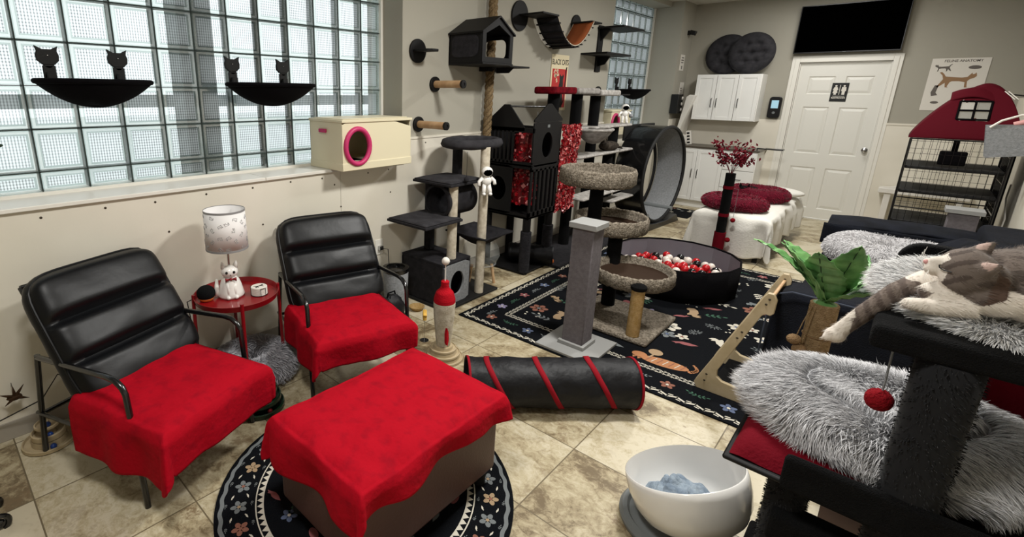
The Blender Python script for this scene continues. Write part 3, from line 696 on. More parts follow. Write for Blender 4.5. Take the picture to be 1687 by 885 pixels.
t = thing('leaflet_sheet', 'pale printed sheets pinned on the corner wall', 'paper', (XE, 8.27, 1.35))
M().box(0, .003, -.08, .08, 0, .42).build('sheet', 'paper', t)
b = M(); 
for k in range(9): b.box(.003, .0036, -.06, .05-.02*(k % 3), .05+.035*k, .06+.035*k)
b.build('print_lines', 'print_grey', t)
# --- back wall: upper cabinet, cushions, dispenser, tv, poster
def shaker(t, x0, x1, z0, z1, y, hx, hz, mats='cabinet_white'):
    b = M(); b.box(x0, x1, y-.018, y, z0, z1); f = .045
    d_ = b.build('door', 'cabinet_white', t, bevel=.002)
    b = M(); b.box(x0, x0+f, y-.024, y-.018, z0, z1).box(x1-f, x1, y-.024, y-.018, z0, z1).box(x0+f, x1-f, y-.024, y-.018, z0, z0+f).box(x0+f, x1-f, y-.024, y-.018, z1-f, z1)
    b.build('door_frame', 'cabinet_white', d_, bevel=.002)
    if hx is not None:
        b = M(); b.tube([(hx, y-.024, hz-.06), (hx, y-.045, hz-.055), (hx, y-.045, hz+.055), (hx, y-.024, hz+.06)], .005, 8); b.build('handle', 'black_metal', d_)
    return d_
t = thing('wall_cabinet', 'white three-door wall cabinet on the back wall', 'cabinet', (-1.93, YB, 1.25))
M().box(-.39, .39, -.3, -.001, 0, .62).build('cabinet_body', 'cabinet_white', t, bevel=.002)
for k in range(3): shaker(t, -.385+.258*k, -.385+.258*k+.252, .005, .615, -.301, (-.385+.258*k+(.225 if k == 0 else .03)), .24)
t = thing('base_cabinet', 'white low cabinet with doors under the counter', 'cabinet', (-1.93, YB-.013, 0))
M().box(-.53, .53, -.44, -.01, .09, .86).box(-.53, .53, -.40, -.02, 0, .09).build('cabinet_body', 'cabinet_white', t, bevel=.002)
for k, (x0, x1, hx) in enumerate(((-.52, -.19, -.225), (-.185, .145, -.15))): shaker(t, x0, x1, .11, .84, -.441, hx, .5)
for k in range(3): 
    dd = M().box(.15, .52, -.459, -.441, .11+.245*k, .345+.245*k).build('drawer', 'cabinet_white', t, bevel=.003)
    b = M(); b.tube([(.28, -.459, .23+.245*k), (.285, -.48, .23+.245*k), (.385, -.48, .23+.245*k), (.39, -.459, .23+.245*k)], .005, 8); b.build('handle', 'black_metal', dd)
tag(M().box(-2.5, -1.38, YB-.475, YB-.013, .861, .885).build('countertop', 'counter_top', bevel=.004), 'dark brown worktop on the white low cabinet', 'countertop')
def round_cushion(loc, rr, tilt, label, yaw=0):
    b = M(); n = 44; Wc = .5
    but = [(0, 0)]+[(.5*math.cos(a), .5*math.sin(a)) for a in np.linspace(0, 2*math.pi, 6, endpoint=False)]
    def sh(u, v):
        a = 2*math.pi*u; q = v; x, z = rr*q*math.cos(a), rr*q*math.sin(a)
        th = .052*math.sqrt(max(0, 1-q**6))
        for (bx, bz) in but:
            dd = math.hypot(x/rr-bx, z/rr-bz); th -= .03*math.exp(-(dd/.14)**2)
        for zz in (-.43, 0, .43): th -= .012*math.exp(-((z/rr-zz)/.06)**2)*(1-q**4)
        return x, z, max(th, .004)
    b.grid(lambda u, v: (sh(u, v)[0], -sh(u, v)[2], sh(u, v)[1]), 56, 22, True, False)
    b.grid(lambda u, v: (sh(u, v)[0], sh(u, v)[2], sh(u, v)[1]), 56, 22, True, False)
    b.tube([(rr*math.cos(a), 0, rr*math.sin(a)) for a in np.linspace(0, 2*math.pi, 48, endpoint=False)], .009, 8, closed=True)
    o = b.build('floor_cushion', 'charcoal_plush', loc=loc, ang=180); o.rotation_euler = (R(tilt), 0, R(yaw)); tag(o, label, 'cushion'); return o
round_cushion((-2.05, 8.335, 2.145), .262, -7, 'grey tufted round cushion leaning on the cabinet top, the left one behind')
round_cushion((-1.74, 8.235, 2.145), .262, -7, 'grey tufted round cushion leaning on the cabinet top, the right one in front')
t = thing('time_clock', 'black wall terminal with a lit blue screen beside the door', 'wall device', (-1.39, YB, 1.3))
M(TR(ry=0)).prism(rrect(-.07, .07, 0, .28, .035), lambda u, v, w_: (u, -w_, v), 0, .05).build('case', 'dark_plastic', t, bevel=.006)
M().box(-.04, .04, -.053, -.05, .13, .235).build('screen', 'lcd_blue', t)
M().lathe([(.018, 0), (.014, -.004)], (0, -.051, .07), n=16, ax='y').build('button', 'grey_plastic', t)
t = thing('television', 'large black flat television mounted above the door', 'television', (-.79, YB, 2.12))
M().box(-.2, .2, -.05, 0, .15, .4).build('mount', 'dark_plastic', t)
M().box(-.51, .51, -.09, -.05, 0, .57).build('cabinet_frame', 'dark_plastic', t, bevel=.003)
M().box(-.5, .5, -.0915, -.09, .014, .56).build('screen', 'screen_black', t)
M().box(-.015, .015, -.093, -.0915, .004, .009).build('maker_mark', 'grey_plastic', t)
t = thing('restroom_sign', 'black restroom sign with white man and woman figures on the door', 'sign', (-.757, YB+.02, 1.53))
M().box(-.082, .082, -.004, 0, 0, .23).build('sign_plate', 'sign_black', t, bevel=.002)
def fig(cx, skirt):
    b = M(); b.prism(circ(.011, 14, cx, .193), lambda u, v, w_: (u, -w_, v), .004, .0055)
    o = [(-.014, .18), (.014, .18), (.026, .145), (.017, .14), (.024, .105), (.012, .105), (.012, .085), (-.012, .085), (-.012, .105), (-.024, .105), (-.017, .14), (-.026, .145)] if skirt else [(-.02, .18), (.02, .18), (.024, .13), (.015, .13), (.014, .085), (-.014, .085), (-.015, .13), (-.024, .13)]
    b.prism([(cx+p[0], p[1]) for p in o], lambda u, v, w_: (u, -w_, v), .004, .0055); return b
fig(-.04, True).build('woman_figure', 'paper', t); fig(.04, False).build('man_figure', 'paper', t)
M().box(-.003, .003, -.0055, -.004, .085, .205).box(-.06, .06, -.0055, -.004, .066, .07).build('divider_bar', 'paper', t)
text('sign_words', 'RESTROOM', .026, 'paper', t, on_back(0, -.0045, .045), bold=.0006)
t = thing('anatomy_poster', 'white cat anatomy poster with a tan cat at its middle', 'poster', (.225, YB-.002, 1.45))
M().box(-.225, .225, -.003, 0, 0, .57).build('sheet', 'paper', t)
text('poster_title', 'FELINE ANATOMY', .036, 'print_grey', t, on_back(.02, -.0035, .54), bold=.0006)
def catprof(cx, cz, s, flip=1):
    P2 = [(-.5, .28), (-.44, .30), (-.36, .22), (-.3, .12), (-.1, .1), (.15, .08), (.3, .1), (.36, .2), (.4, .26), (.42, .2), (.48, .22), (.5, .27), (.53, .2), (.54, .13), (.48, .06), (.38, .02), (.32, -.06), (.34, -.25), (.36, -.3), (.28, -.3), (.26, -.1), (.1, -.06), (-.1, -.06), (-.15, -.1), (-.2, -.26), (-.16, -.3), (-.25, -.3), (-.28, -.12), (-.36, -.2), (-.46, -.3), (-.5, -.28), (-.42, -.12), (-.36, .02), (-.4, .16), (-.46, .23)]
    return [(cx+flip*s*p[0], cz+s*p[1]) for p in P2]
M().prism(catprof(.0, .34, .28), lambda u, v, w_: (u, -w_, v), .003, .004).build('printed_cat', 'print_tan', t)
M().prism(catprof(-.12, .47, .13, -1), lambda u, v, w_: (u, -w_, v), .003, .004).build('printed_cat', 'print_grey', t)
for po_ in (circ(.05, 16, .12, .47, .02), circ(.035, 12, -.12, .09, .014), [(-.17, .2), (-.15, .28), (-.12, .28), (-.13, .2), (-.11, .17), (-.16, .16)], [(.1, .18), (.16, .2), (.15, .26), (.1, .24)]): M().prism(po_, lambda u, v, w_: (u, -w_, v), .003, .004).build('printed_organ', 'print_grey', t)
t = thing('picture_frame', 'dark framed picture edge on the right-hand wall', 'picture', (XR-.001, 7.9, 1.75))
M().box(-.02, 0, -.5, 0, 0, .6).build('frame', 'print_black', t); M().box(-.022, -.02, -.48, -.02, .02, .58).build('picture', 'paper', t)
# small things on the back counter and beside the cabinet
t = thing('wall_ramp', 'white board ramp leaning beside the wall cabinet', 'ramp', (-2.44, 8.0, .886))
M(TR((0, .0, 0))).prism([(-.03, .14), (.0, .12), (.06, .36), (.16, .70), (.09, .71), (.05, .68)], lambda u, v, w_: (u, w_, v), 0, .36).box(-.03, .1, .1, .34, 0, .14).build('board', 'white_plastic', t, bevel=.003)
t = thing('power_strip', 'white power strip standing at the counter end', 'power strip', (-2.3, 8.15, .886)); 
M(TR(ry=R(-10))).box(-.03, .03, -.03, .03, 0, .2).build('body', 'white_plastic', t, bevel=.004)
b = M(TR(ry=R(-10))); [b.box(-.018, .018, -.032, -.03, .02+.045*k, .045+.045*k) for k in range(4)]; b.build('socket', 'dark_plastic', t)
t = thing('clipboard_arm', 'black arm holding a flat tray at the counter end', 'tray', (-1.42, 7.98, .886))
M().tube([(0, 0, 0), (0, 0, .03), (.14, -.05, .03)], .008, 8).build('arm', 'black_metal', t); M().box(.1, .3, -.14, -.02, .03, .045).build('tray_plate', 'dark_plastic', t, bevel=.003)
# ================================================================ ARMCHAIRS, TABLE, OTTOMAN, RUGS
def armchair(loc, rz, lab):
    t = thing('armchair', lab, 'armchair', loc, rz); w2 = .293
    for s in (-1, 1):
        y = s*w2
        b = M(); b.tube([(.33, y, 0), (.315, y, .3), (.30, y, .50), (.285, y, .525), (.25, y, .545), (.2, y, .548), (-.18, y*.985, .515), (-.275, y*.96, .50)], .012, 10)
        b.build('arm_frame', 'black_metal', t)
        b = M(); b.tube([(-.345, y, 0), (-.305, y*.98, .3), (-.275, y*.96, .51)], .012, 10); b.build('rear_leg', 'black_metal', t)
        M().tube([(-.34, y, .22), (.318, y, .27)], .009, 8).build('side_rail', 'black_metal', t)
    M().tube([(.31, -w2, .29), (.31, w2, .29)], .01, 8).build('cross_rail', 'black_metal', t); M().tube([(-.33, -w2, .21), (-.33, w2, .21)], .01, 8).build('cross_rail', 'black_metal', t)
    b = M(); b.tube([(-.04, -.24, .28), (-.385, -.24, .78)], .01, 8); b.tube([(-.04, .24, .28), (-.385, .24, .78)], .01, 8); b.tube([(-.385, -.24, .78), (-.385, .24, .78)], .01, 8); b.build('back_frame', 'black_metal', t)
    # seat cushion
    def pil(u, v, Lx, Ly, T):
        a = 2*math.pi*u; e = .22
        cx = math.copysign(abs(math.cos(a))**e, math.cos(a)); cy = math.copysign(abs(math.sin(a))**e, math.sin(a))
        ph = math.pi*(v-.5); c = math.cos(ph)**.35 if abs(v-.5) < .4999 else 0
        return cx*c*Lx/2, cy*c*Ly/2, math.copysign(abs(math.sin(ph))**.7, math.sin(ph))*T/2
    b = M(); b.grid(lambda u, v: tuple(np.array(pil(u, v, .56, .53, .13))+np.array([.21, 0, .345])), 64, 16, True, False); b.build('seat_cushion', 'black_leather', t, ang=180)
    # back cushion: three horizontal rolls, leaning back
    lean = R(33); bx, bz = .025, .325
    def back(u, v, side):
        # u across, v up
        Y = (u-.5)*.585; h = v*.605
        seam = 0
        for s_ in (0.0, .335, .645, 1.0): seam = max(seam, math.exp(-((v-s_)/.035)**2)*(1 if 0 < s_ < 1 else .9))
        ed = (1-abs(2*u-1)**9)**.5; ev = (max(0, 1-abs(2*v-1)**12))**.5
        T = (.022+.040*(1-seam))*ed*ev+.030
        T += .006*nz(u*3, v*6, 3)*ed*ev
        T *= side
        corner = 1
        cc_ = (abs(2*u-1)**6)*(abs(2*v-1)**6); Y *= 1-.03*abs(2*v-1)**6-.07*cc_; h -= .03*cc_*(1 if v > .5 else -1)
        h2 = h-.012*abs(2*u-1)**6*(2*v-1)
        px = bx-math.sin(lean)*h2+math.cos(lean)*T; pz = bz+math.cos(lean)*h2+math.sin(lean)*T
        return (px, Y, pz)
    b = M(); b.grid(lambda u, v: back(u, v, 1), 40, 60); b.grid(lambda u, v: back(u, v, -1.1), 40, 30)
    rimq = [(u, 0) for u in np.linspace(0, 1, 20)]+[(1, v) for v in np.linspace(0, 1, 20)[1:]]+[(u, 1) for u in np.linspace(1, 0, 20)[1:]]+[(0, v) for v in np.linspace(1, 0, 20)[1:-1]]
    def side(i, k):
        u_, v_ = rimq[int(round(i*len(rimq))) % len(rimq)]; p = Vector(back(u_, v_, 1-2.1*k)); bl_ = .012*math.sin(math.pi*k); cu_, cv_ = (2*u_-1), (2*v_-1)
        dy_ = cu_ if abs(cu_) > .98 else 0; dz_ = cv_ if abs(cv_) > .98 else 0
        return (p.x-math.sin(lean)*dz_*bl_, p.y+dy_*bl_, p.z+math.cos(lean)*dz_*bl_)
    b.grid(side, len(rimq), 7, True, False)
    b.build('back_cushion', 'black_leather', t, ang=70)
    b = M()
    rim = [(u, 0) for u in np.linspace(0, 1, 14)]+[(1, v) for v in np.linspace(0, 1, 14)[1:]]+[(u, 1) for u in np.linspace(1, 0, 14)[1:]]+[(0, v) for v in np.linspace(1, 0, 14)[1:-1]]
    b.tube([back(u, v, 1) for u, v in rim], .0065, 8, closed=True); b.build('piping', 'black_leather', t)
    return t
A_LOC, A_RZ = (-2.26, .575, 0), R(19.5)
B_LOC, B_RZ = (-2.25, 1.67, 0), R(-16)
armchair(A_LOC, A_RZ, 'black leather armchair with thin metal frame, nearest, at the left')
armchair(B_LOC, B_RZ, 'black leather armchair with thin metal frame, right of the red side table')
def throw(loc, rz, over, seed, lab, sz=(-.03, .50, -.305, .222), z=.418, **kw):
    b = M(); b.grid(drape(*sz, z, over, 80, 80, seed=seed, **kw), 84, 84)
    o = b.build('throw_blanket', 'red_velvet', loc=loc, ang=180, solid=.007); o.rotation_euler = (0, 0, rz); return tag(o, lab, 'blanket')
throw(A_LOC, A_RZ, (-.01, .18, .24, .06), 3, 'red velvet throw over the seat of the nearest black armchair', fold=.014, corner=1.0)
throw(B_LOC, B_RZ, (-.01, .15, .21, .04), 8, 'red velvet throw over the seat of the armchair by the table', fold=.012, corner=.7)
# ottoman
t = thing('ottoman', 'brown leather box ottoman on black feet, under the red throw', 'ottoman', (-1.215, 1.14, 0))
M().box(-.245, .245, -.36, .36, .075, .405).build('body', 'brown_leather', t, bevel=.015)
M().box(-.25, .25, -.365, .365, .355, .42).build('lid', 'brown_leather', t, bevel=.02)
for sx_ in (-1, 1):
    for sy_ in (-1, 1): M().lathe([(.028, .009), (.032, .075)], (sx_*.2, sy_*.31, 0), n=16).build('foot', 'black_matte', t)
b = M(); b.grid(drape(-.255, .255, -.37, .37, .444, (.13, .10, .17, .05), seed=5, fold=.018, corner=.9, capf=1.45, wr=.010, edge=.014), 110, 120)
o = b.build('throw_blanket', 'red_velvet', loc=(-1.215, 1.14, 0), ang=180, solid=.008); tag(o, 'large red velvet throw draped over the ottoman, front centre', 'blanket')
# ---- rugs
RUGM = ['rug_black', 'rug_ivory', 'rug_rust', 'rug_blue', 'rug_lilac', 'rug_green', 'rug_grey', 'rug_pink', 'rug_orange', 'rug_tan']
ZR = .0088
def flat(b, poly, mi, z=ZR): b.mi = mi; n = len(poly); b.add([(x, y, z) for x, y in poly], [tuple(range(n))])
def xf(poly, cx, cy, rot=0, s=1): c, n = math.cos(rot), math.sin(rot); return [(cx+s*(x*c-y*n), cy+s*(x*n+y*c)) for x, y in poly]
def flower(b, cx, cy, s, mi, ci=1, k=5, rot=0):
    for i in range(k):
        a = rot+2*math.pi*i/k; flat(b, xf(circ(.5, 10, .55, 0, .33), cx, cy, a, s), mi)
    flat(b, circ(.22*s, 10, cx, cy), ci, ZR+.0004)
def leaf(b, cx, cy, s, rot, mi): flat(b, xf([(0, 0), (.3, .18), (.7, .2), (1, 0), (.7, -.2), (.3, -.18)], cx, cy, rot, s), mi)
def sprig(b, cx, cy, s, rot, mi, n=3):
    flat(b, xf([(0, -.02), (n*.5, -.02), (n*.5, .02), (0, .02)], cx, cy, rot, s), mi)
    for i in range(n):
        for sg in (-1, 1):
            px, py = xf([(i*.45+.1, 0)], cx, cy, rot, s)[0]; leaf(b, px, py, s*.5, rot+sg*.8, mi)
    px, py = xf([(n*.5, 0)], cx, cy, rot, s)[0]; leaf(b, px, py, s*.5, rot, mi)
def blob(b, poly, cx, cy, s, rot, mi, dz=0): flat(b, xf(poly, cx, cy, rot, s), mi, ZR+dz)
BIRD = [(-.5, 0), (-.2, .16), (.1, .2), (.35, .12), (.5, .22), (.55, .12), (.7, .08), (.5, 0), (.2, -.14), (-.1, -.12)]
FOX = [(-.8, .1), (-.5, .28), (-.1, .3), (.2, .2), (.42, .3), (.46, .18), (.62, .2), (.6, .08), (.72, 0), (.5, -.06), (.3, -.05), (.1, -.18), (-.1, -.12), (-.3, -.2), (-.45, -.1), (-.7, -.12)]
CATR = [(-.55, -.1), (-.6, .15), (-.35, .3), (0, .32), (.25, .22), (.3, .42), (.4, .3), (.52, .42), (.58, .22), (.55, .05), (.35, -.02), (.4, -.2), (.25, -.2), (.1, -.1), (-.2, -.08), (-.3, -.2), (-.45, -.2)]
def motif(b, cx, cy, s, rnd, rot=None):
    rot = rnd.uniform(0, 6.28) if rot is None else rot; q = rnd.randrange(9)
    if q == 0: flower(b, cx, cy, s*.5, rnd.choice([2, 4, 7, 1]), 6, 6, rot)
    elif q == 1: sprig(b, cx-.5*s, cy, s*.6, rot, rnd.choice([5, 6, 1]), 3)
    elif q == 2: blob(b, BIRD, cx, cy, s*.8, rot, rnd.choice([7, 4, 6]))
    elif q == 3: flower(b, cx, cy, s*.4, rnd.choice([1, 6]), 3, 5, rot); flower(b, cx+s*.6, cy+s*.2, s*.3, 1, 2, 5, rot)
    elif q == 4: blob(b, circ(.4, 14, 0, 0, .22), cx, cy, s, rot, 7)
    elif q == 5: 
        for i in range(7): a = rot+i*.45; sprig(b, cx, cy, s*.32, a, 6, 2)
    elif q == 6: blob(b, CATR, cx, cy, s*.9, rot, rnd.choice([1, 9, 6]))
    elif q == 7: 
        for i in range(5): flat(b, circ(.06*s, 8, cx+s*rnd.uniform(-.5, .5), cy+s*rnd.uniform(-.4, .4)), 1)
    else: sprig(b, cx, cy, s*.5, rot, 5, 2); flower(b, cx, cy, s*.35, rnd.choice([3, 4]), 1, 5, rot)
# rectangular rug
X0, X1, Y0, Y1 = -2.12, .10, 2.655, 5.40
b = M(); b.mi = 0; b.box(X0, X1, Y0, Y1, .0004, .0084)
rnd = random.Random(11)
def chain(b, p, q, wdt, step, mi=1):
    d_ = Vector((q[0]-p[0], q[1]-p[1])); L_ = d_.length; n = int(L_/step); d_.normalize(); nn = Vector((-d_.y, d_.x))
    for i in range(n):
        c = Vector(p)+d_*(i+.5)*L_/n; sg = 1 if i % 2 else -1
        a = d_*step*.62; e = nn*wdt*.5*sg; th = nn*wdt*.26
        flat(b, [tuple(c-a-e-th), tuple(c+a+e-th), tuple(c+a+e+th), tuple(c-a-e+th)], mi)
        flat(b, [tuple(c-a*.9+e*.9-th*.5), tuple(c+e*1.25-th*.6), tuple(c+e*1.25+th*.6), tuple(c-a*.9+e*.9+th*.5)], mi, ZR+.0003)
for ins, wd_, st in ((.04, .026, .045), (.245, .014, .022), (.27, .014, .022)):
    a0, a1, c0, c1 = X0+ins, X1-ins, Y0+ins, Y1-ins
    for p, q in (((a0, c0), (a1, c0)), ((a1, c0), (a1, c1)), ((a1, c1), (a0, c1)), ((a0, c1), (a0, c0))): chain(b, p, q, wd_, st)
for side in range(4):
    Lx = (X1-X0) if side % 2 == 0 else (Y1-Y0); n = int((Lx-.2)/.155)
    for i in range(n):
        s_ = .12+(Lx-.24)*(i+.5)/n; m_ = .142
        if side == 0: px, py, ro = X0+s_, Y0+m_, 0
        elif side == 1: px, py, ro = X1-m_, Y0+s_, math.pi/2
        elif side == 2: px, py, ro = X1-s_, Y1-m_, math.pi
        else: px, py, ro = X0+m_, Y1-s_, -math.pi/2
        if i % 2 == 0: flower(b, px, py, .040, [2, 3, 7, 4][(i//2) % 4], 1, 5, rnd.random())
        else:
            for sg in (-1, 1): sprig(b, px, py, .045, ro+(0.35 if sg > 0 else math.pi-.35), 5 if i % 4 == 1 else 6, 2)
x = X0+.40
cells = [(x_, y_) for x_ in np.arange(X0+.40, X1-.3, .19) for y_ in np.arange(Y0+.38, Y1-.3, .185)]
for (x_, y_) in cells:
    if abs(x_+.78) < .26 and abs(y_-3.06) < .2: continue
    motif(b, x_+rnd.uniform(-.05, .05), y_+rnd.uniform(-.05, .05), rnd.uniform(.12, .17), rnd)
blob(b, circ(.5, 24, 0, 0, .19), -.80, 3.03, .27, R(8), 8); blob(b, circ(.5, 16, 0, 0, .42), -.95, 3.035, .09, R(8), 8, .0003)
for ex_ in (-.965, -.935): blob(b, [(-.5, 0), (.5, 0), (.1, 1)], ex_, 2.995, .026, math.pi, 8, .0002)
for k_ in range(9): blob(b, circ(.5, 10), -.655+.012*k_-.0016*k_*k_, 3.03+.012*k_, .028-.0015*k_, 0, 8, .0002)
blob(b, circ(.5, 14, 0, 0, .5), -.885, 3.13, .085, 0, 9); blob(b, [(-.06, -.5), (.06, -.5), (.05, .5), (-.05, .5)], -.885, 3.085, .10, R(-10), 9, .0001)
for i in range(7): blob(b, [(-.02, -.25), (.02, -.25), (.03, .25), (-.01, .25)], -.89+.032*i, 3.018+.005*i, .13, R(-12), 1 if i % 2 else 2, .0010)
b.v = [(p[0], p[1], p[2]+(.0003 if k > 8 else 0)) for k, p in enumerate(b.v)]
tag(b.build('area_rug', RUGM, smooth=False), 'large black rectangular rug with chain border, flowers and animals', 'rug')
# round rug
RC, RR = (-1.335, 1.105), .605
b = M(); b.mi = 0; b.lathe([(RR, .0004), (RR, .0084)], (RC[0], RC[1], 0), n=96)
def annw(r_a, r_b, mi, n=96, wave=0, k=40):
    for i in range(n):
        a, c = 2*math.pi*i/n, 2*math.pi*(i+1)/n; wa, wc = wave*math.sin(a*k), wave*math.sin(c*k)
        flat(b, [(RC[0]+(r_a+wa)*math.cos(a), RC[1]+(r_a+wa)*math.sin(a)), (RC[0]+(r_b+wa)*math.cos(a), RC[1]+(r_b+wa)*math.sin(a)), (RC[0]+(r_b+wc)*math.cos(c), RC[1]+(r_b+wc)*math.sin(c)), (RC[0]+(r_a+wc)*math.cos(c), RC[1]+(r_a+wc)*math.sin(c))], mi)
annw(RR-.032, RR-.016, 6, 288, .003, 48); annw(RR-.158, RR-.153, 1); annw(RR-.186, RR-.182, 1)
for i in range(90):
    a = 2*math.pi*i/90; flat(b, [(RC[0]+(RR-.182)*math.cos(a), RC[1]+(RR-.182)*math.sin(a)), (RC[0]+(RR-.160)*math.cos(a+.035), RC[1]+(RR-.160)*math.sin(a+.035)), (RC[0]+(RR-.182)*math.cos(a+.07), RC[1]+(RR-.182)*math.sin(a+.07))], 1)
for i in range(30):
    a = 2*math.pi*i/30; rr = RR-.092; px, py = RC[0]+rr*math.cos(a), RC[1]+rr*math.sin(a)
    flower(b, px, py, .032, [6, 2, 6, 9, 6][i % 5], 2 if i % 2 else 9, 5, a)
    a += math.pi/30
    for dr in (-.03, .03): blob(b, BIRD, RC[0]+(rr+dr)*math.cos(a), RC[1]+(rr+dr)*math.sin(a), .022, a+dr*40, 1)
    for dr in (-.05, .05): sprig(b, RC[0]+(rr+dr)*math.cos(a+.06), RC[1]+(rr+dr)*math.sin(a+.06), .016, a+1.5, 6, 2)
rnd = random.Random(4)
for x_ in np.arange(-.44, .45, .125):
    for y_ in np.arange(-.44, .45, .125):
        if math.hypot(x_, y_) > .42: continue
        if abs(x_) < .2 and abs(y_) < .3: continue
        motif(b, RC[0]+x_+rnd.uniform(-.02, .02), RC[1]+y_+rnd.uniform(-.02, .02), rnd.uniform(.07, .10), rnd)
b.v = [(p[0], p[1], p[2]+(.0003 if k > 192 else 0)) for k, p in enumerate(b.v)]
tag(b.build('round_rug', RUGM, smooth=False), 'round black rug with flower border under the red-covered ottoman', 'rug')
# ---- red side table
TC = (-2.475, 1.135); TZ = .50
t = thing('side_table', 'round red metal tray table between the two armchairs', 'table', (TC[0], TC[1], 0))
M().lathe([(.001, TZ-.004), (.212, TZ-.004), (.222, TZ+.022), (.226, TZ+.022), (.217, TZ-.010), (.001, TZ-.010)], n=56, capA=False, capB=False).build('tray_top', 'red_metal', t, ang=50)
for k, a in enumerate((-20, 70, 160, 250)):
    a = R(a); c, s = math.cos(a), math.sin(a)
    M().tube([(.235*c, .235*s, 0), (.224*c, .224*s, TZ-.02), (.222*c, .222*s, TZ+.035)], .010, 10).build('leg', 'red_metal', t)
# cat lamp
def shade_mat():
    m = mat('lamp_shade_paper', '#f2f0ef', .8); nt = m.node_tree; L = nt.links.new; b_ = nt.nodes['Principled BSDF']; tl = nt.nodes.new('ShaderNodeBsdfTranslucent'); tl.inputs[0].default_value = lin('#e8e0dc')
    mx = nt.nodes.new('ShaderNodeMixShader'); mx.inputs[0].default_value = .1; L(b_.outputs[0], mx.inputs[1]); L(tl.outputs[0], mx.inputs[2]); L(mx.outputs[0], nt.nodes['Material Output'].inputs[0]); return m
MT['shade'] = shade_mat()
t = thing('table_lamp', 'white cat-figure table lamp with patterned drum shade', 'lamp', (-2.50, 1.115, TZ-.003), R(-20)); t.scale = (1.12, 1.12, 1.05)
b = M()
b.lathe([(.001, 0), (.060, .0), (.064, .012), (.058, .03), (.052, .06), (.042, .09), (.030, .105), (.02, .11)], n=28, sx=1.0, sy=1.0)
b.sphere((.006, 0, .135), (.036, .040, .034), 24, 16)
for s in (-1, 1):
    b.tube([(.004, s*.026, .155), (.002, s*.030, .176), (.0, s*.034, .19)], [.014, .009, .001], 8)
    b.sphere((.050, s*.018, .010), (.02, .013, .012), 12, 8); b.tube([(.030, s*.016, .085), (.042, s*.013, .05), (.050, s*.014, .012)], [.012, .012, .010], 8)
b.tube([(-.02, -.05, .012), (.01, -.068, .02), (.012, -.066, .06), (-.01, -.062, .095)], [.012, .012, .011, .006], 8)
b.build('cat_figure', 'white_ceramic', t, ang=180)
b = M(); [b.sphere((.039, s*.017, .140), (.004, .0065, .0075), 12, 8) for s in (-1, 1)]; b.sphere((.042, 0, .128), (.003, .003, .002), 8, 6); b.build('eyes', 'print_black', t)
b = M(); [b.add([(.040, 0, .105), (.046, s*.026, .115), (.046, s*.026, .093)], [(0, 1, 2)]) for s in (-1, 1)]; b.sphere((.043, 0, .105), .006, 8, 6); b.build('bow_tie', 'flower_red' if False else 'red_metal', t, solid=.004)
M().lathe([(.005, .16), (.005, .245), (.014, .248), (.014, .275), (.008, .28)], (-.002, 0, 0), n=16).build('stem', 'chrome', t)
M().lathe([(.097, .265), (.093, .465)], n=56, capA=False, capB=False).build('lamp_shade', 'shade', t, solid=.0015)
sh_ = t.children[-1]
b = M(); b.lathe([(.0985, .262), (.0985, .272), (.0965, .272), (.0965, .262)], n=56, capA=False, capB=False); b.build('shade_trim', 'lamp_trim', sh_); b = M(); b.lathe([(.0945, .458), (.0945, .468), (.0925, .468), (.0925, .458)], n=56, capA=False, capB=False); b.build('shade_trim', 'lamp_trim', sh_)
b = M(); gr = random.Random(3)
CATS = [(-.5, 0), (-.4, .35), (-.5, .7), (-.3, .55), (-.1, .7), (-.05, .35), (.4, .3), (.5, .6), (.55, .1), (.4, 0)]
for i in range(17):
    for k in range(6):
        if (i+k) % 2: continue
        a0 = 2*math.pi*i/17+gr.uniform(-.05, .05); z0 = .285+.03*k; ro = gr.uniform(0, 6.28); s = .021
        pts = []
        for p in CATS:
            u = s*(p[0]*math.cos(ro)-p[1]*math.sin(ro)); v = s*(p[0]*math.sin(ro)+p[1]*math.cos(ro)); rr = .0978-.004*(z0+v-.265)/.2; a = a0+u/.097; pts.append((rr*math.cos(a), rr*math.sin(a), z0+v))
        b.tube(pts, .0012, 4, closed=True)
b.build('printed_cats', 'lamp_trim', sh_)
# speaker ball, coasters
t = thing('smart_speaker', 'small round black mesh speaker on the red tray table', 'speaker', (-2.525, .985, TZ-.003))
M().sphere((0, 0, .042), (.048, .048, .043), 28, 18).build('mesh_ball', 'speaker_mesh', t)
M().lathe([(.024, 0), (.034, .004), (.0405, .016), (.0395, .018), (.02, .005)], n=28).build('light_ring', 'orange_toy', t)
t = thing('coaster_stack', 'stack of white printed coasters in a black wire holder', 'coasters', (-2.41, 1.235, TZ-.003))
for k in range(6): M().lathe([(.042, .002+.0075*k), (.044, .0035+.0075*k), (.044, .0072+.0075*k), (.042, .0088+.0075*k)], n=28).build('coaster', 'paper', t)
M().prism([(p[0]*.055, p[1]*.055) for p in catprof(0, 0, 1)], lambda u, v, w_: (-v, u, w_), .0465, .0475).build('printed_cat', 'print_black', t)
b = M(); 
for a in (0, 120, 240):
    for da in (-18, 18):
        c, s = math.cos(R(a+da)), math.sin(R(a+da)); b.tube([(.047*c, .047*s, .002), (.047*c, .047*s, .045)], .0014, 5)
    b.tube([(.047*math.cos(R(a+q)), .047*math.sin(R(a+q)), .045) for q in range(-18, 19, 6)], .0014, 5)
b.tube([(.047*math.cos(q), .047*math.sin(q), .002) for q in np.linspace(0, 6.28, 30)[:-1]], .0014, 5, closed=True); b.build('wire_holder', 'black_metal', t)
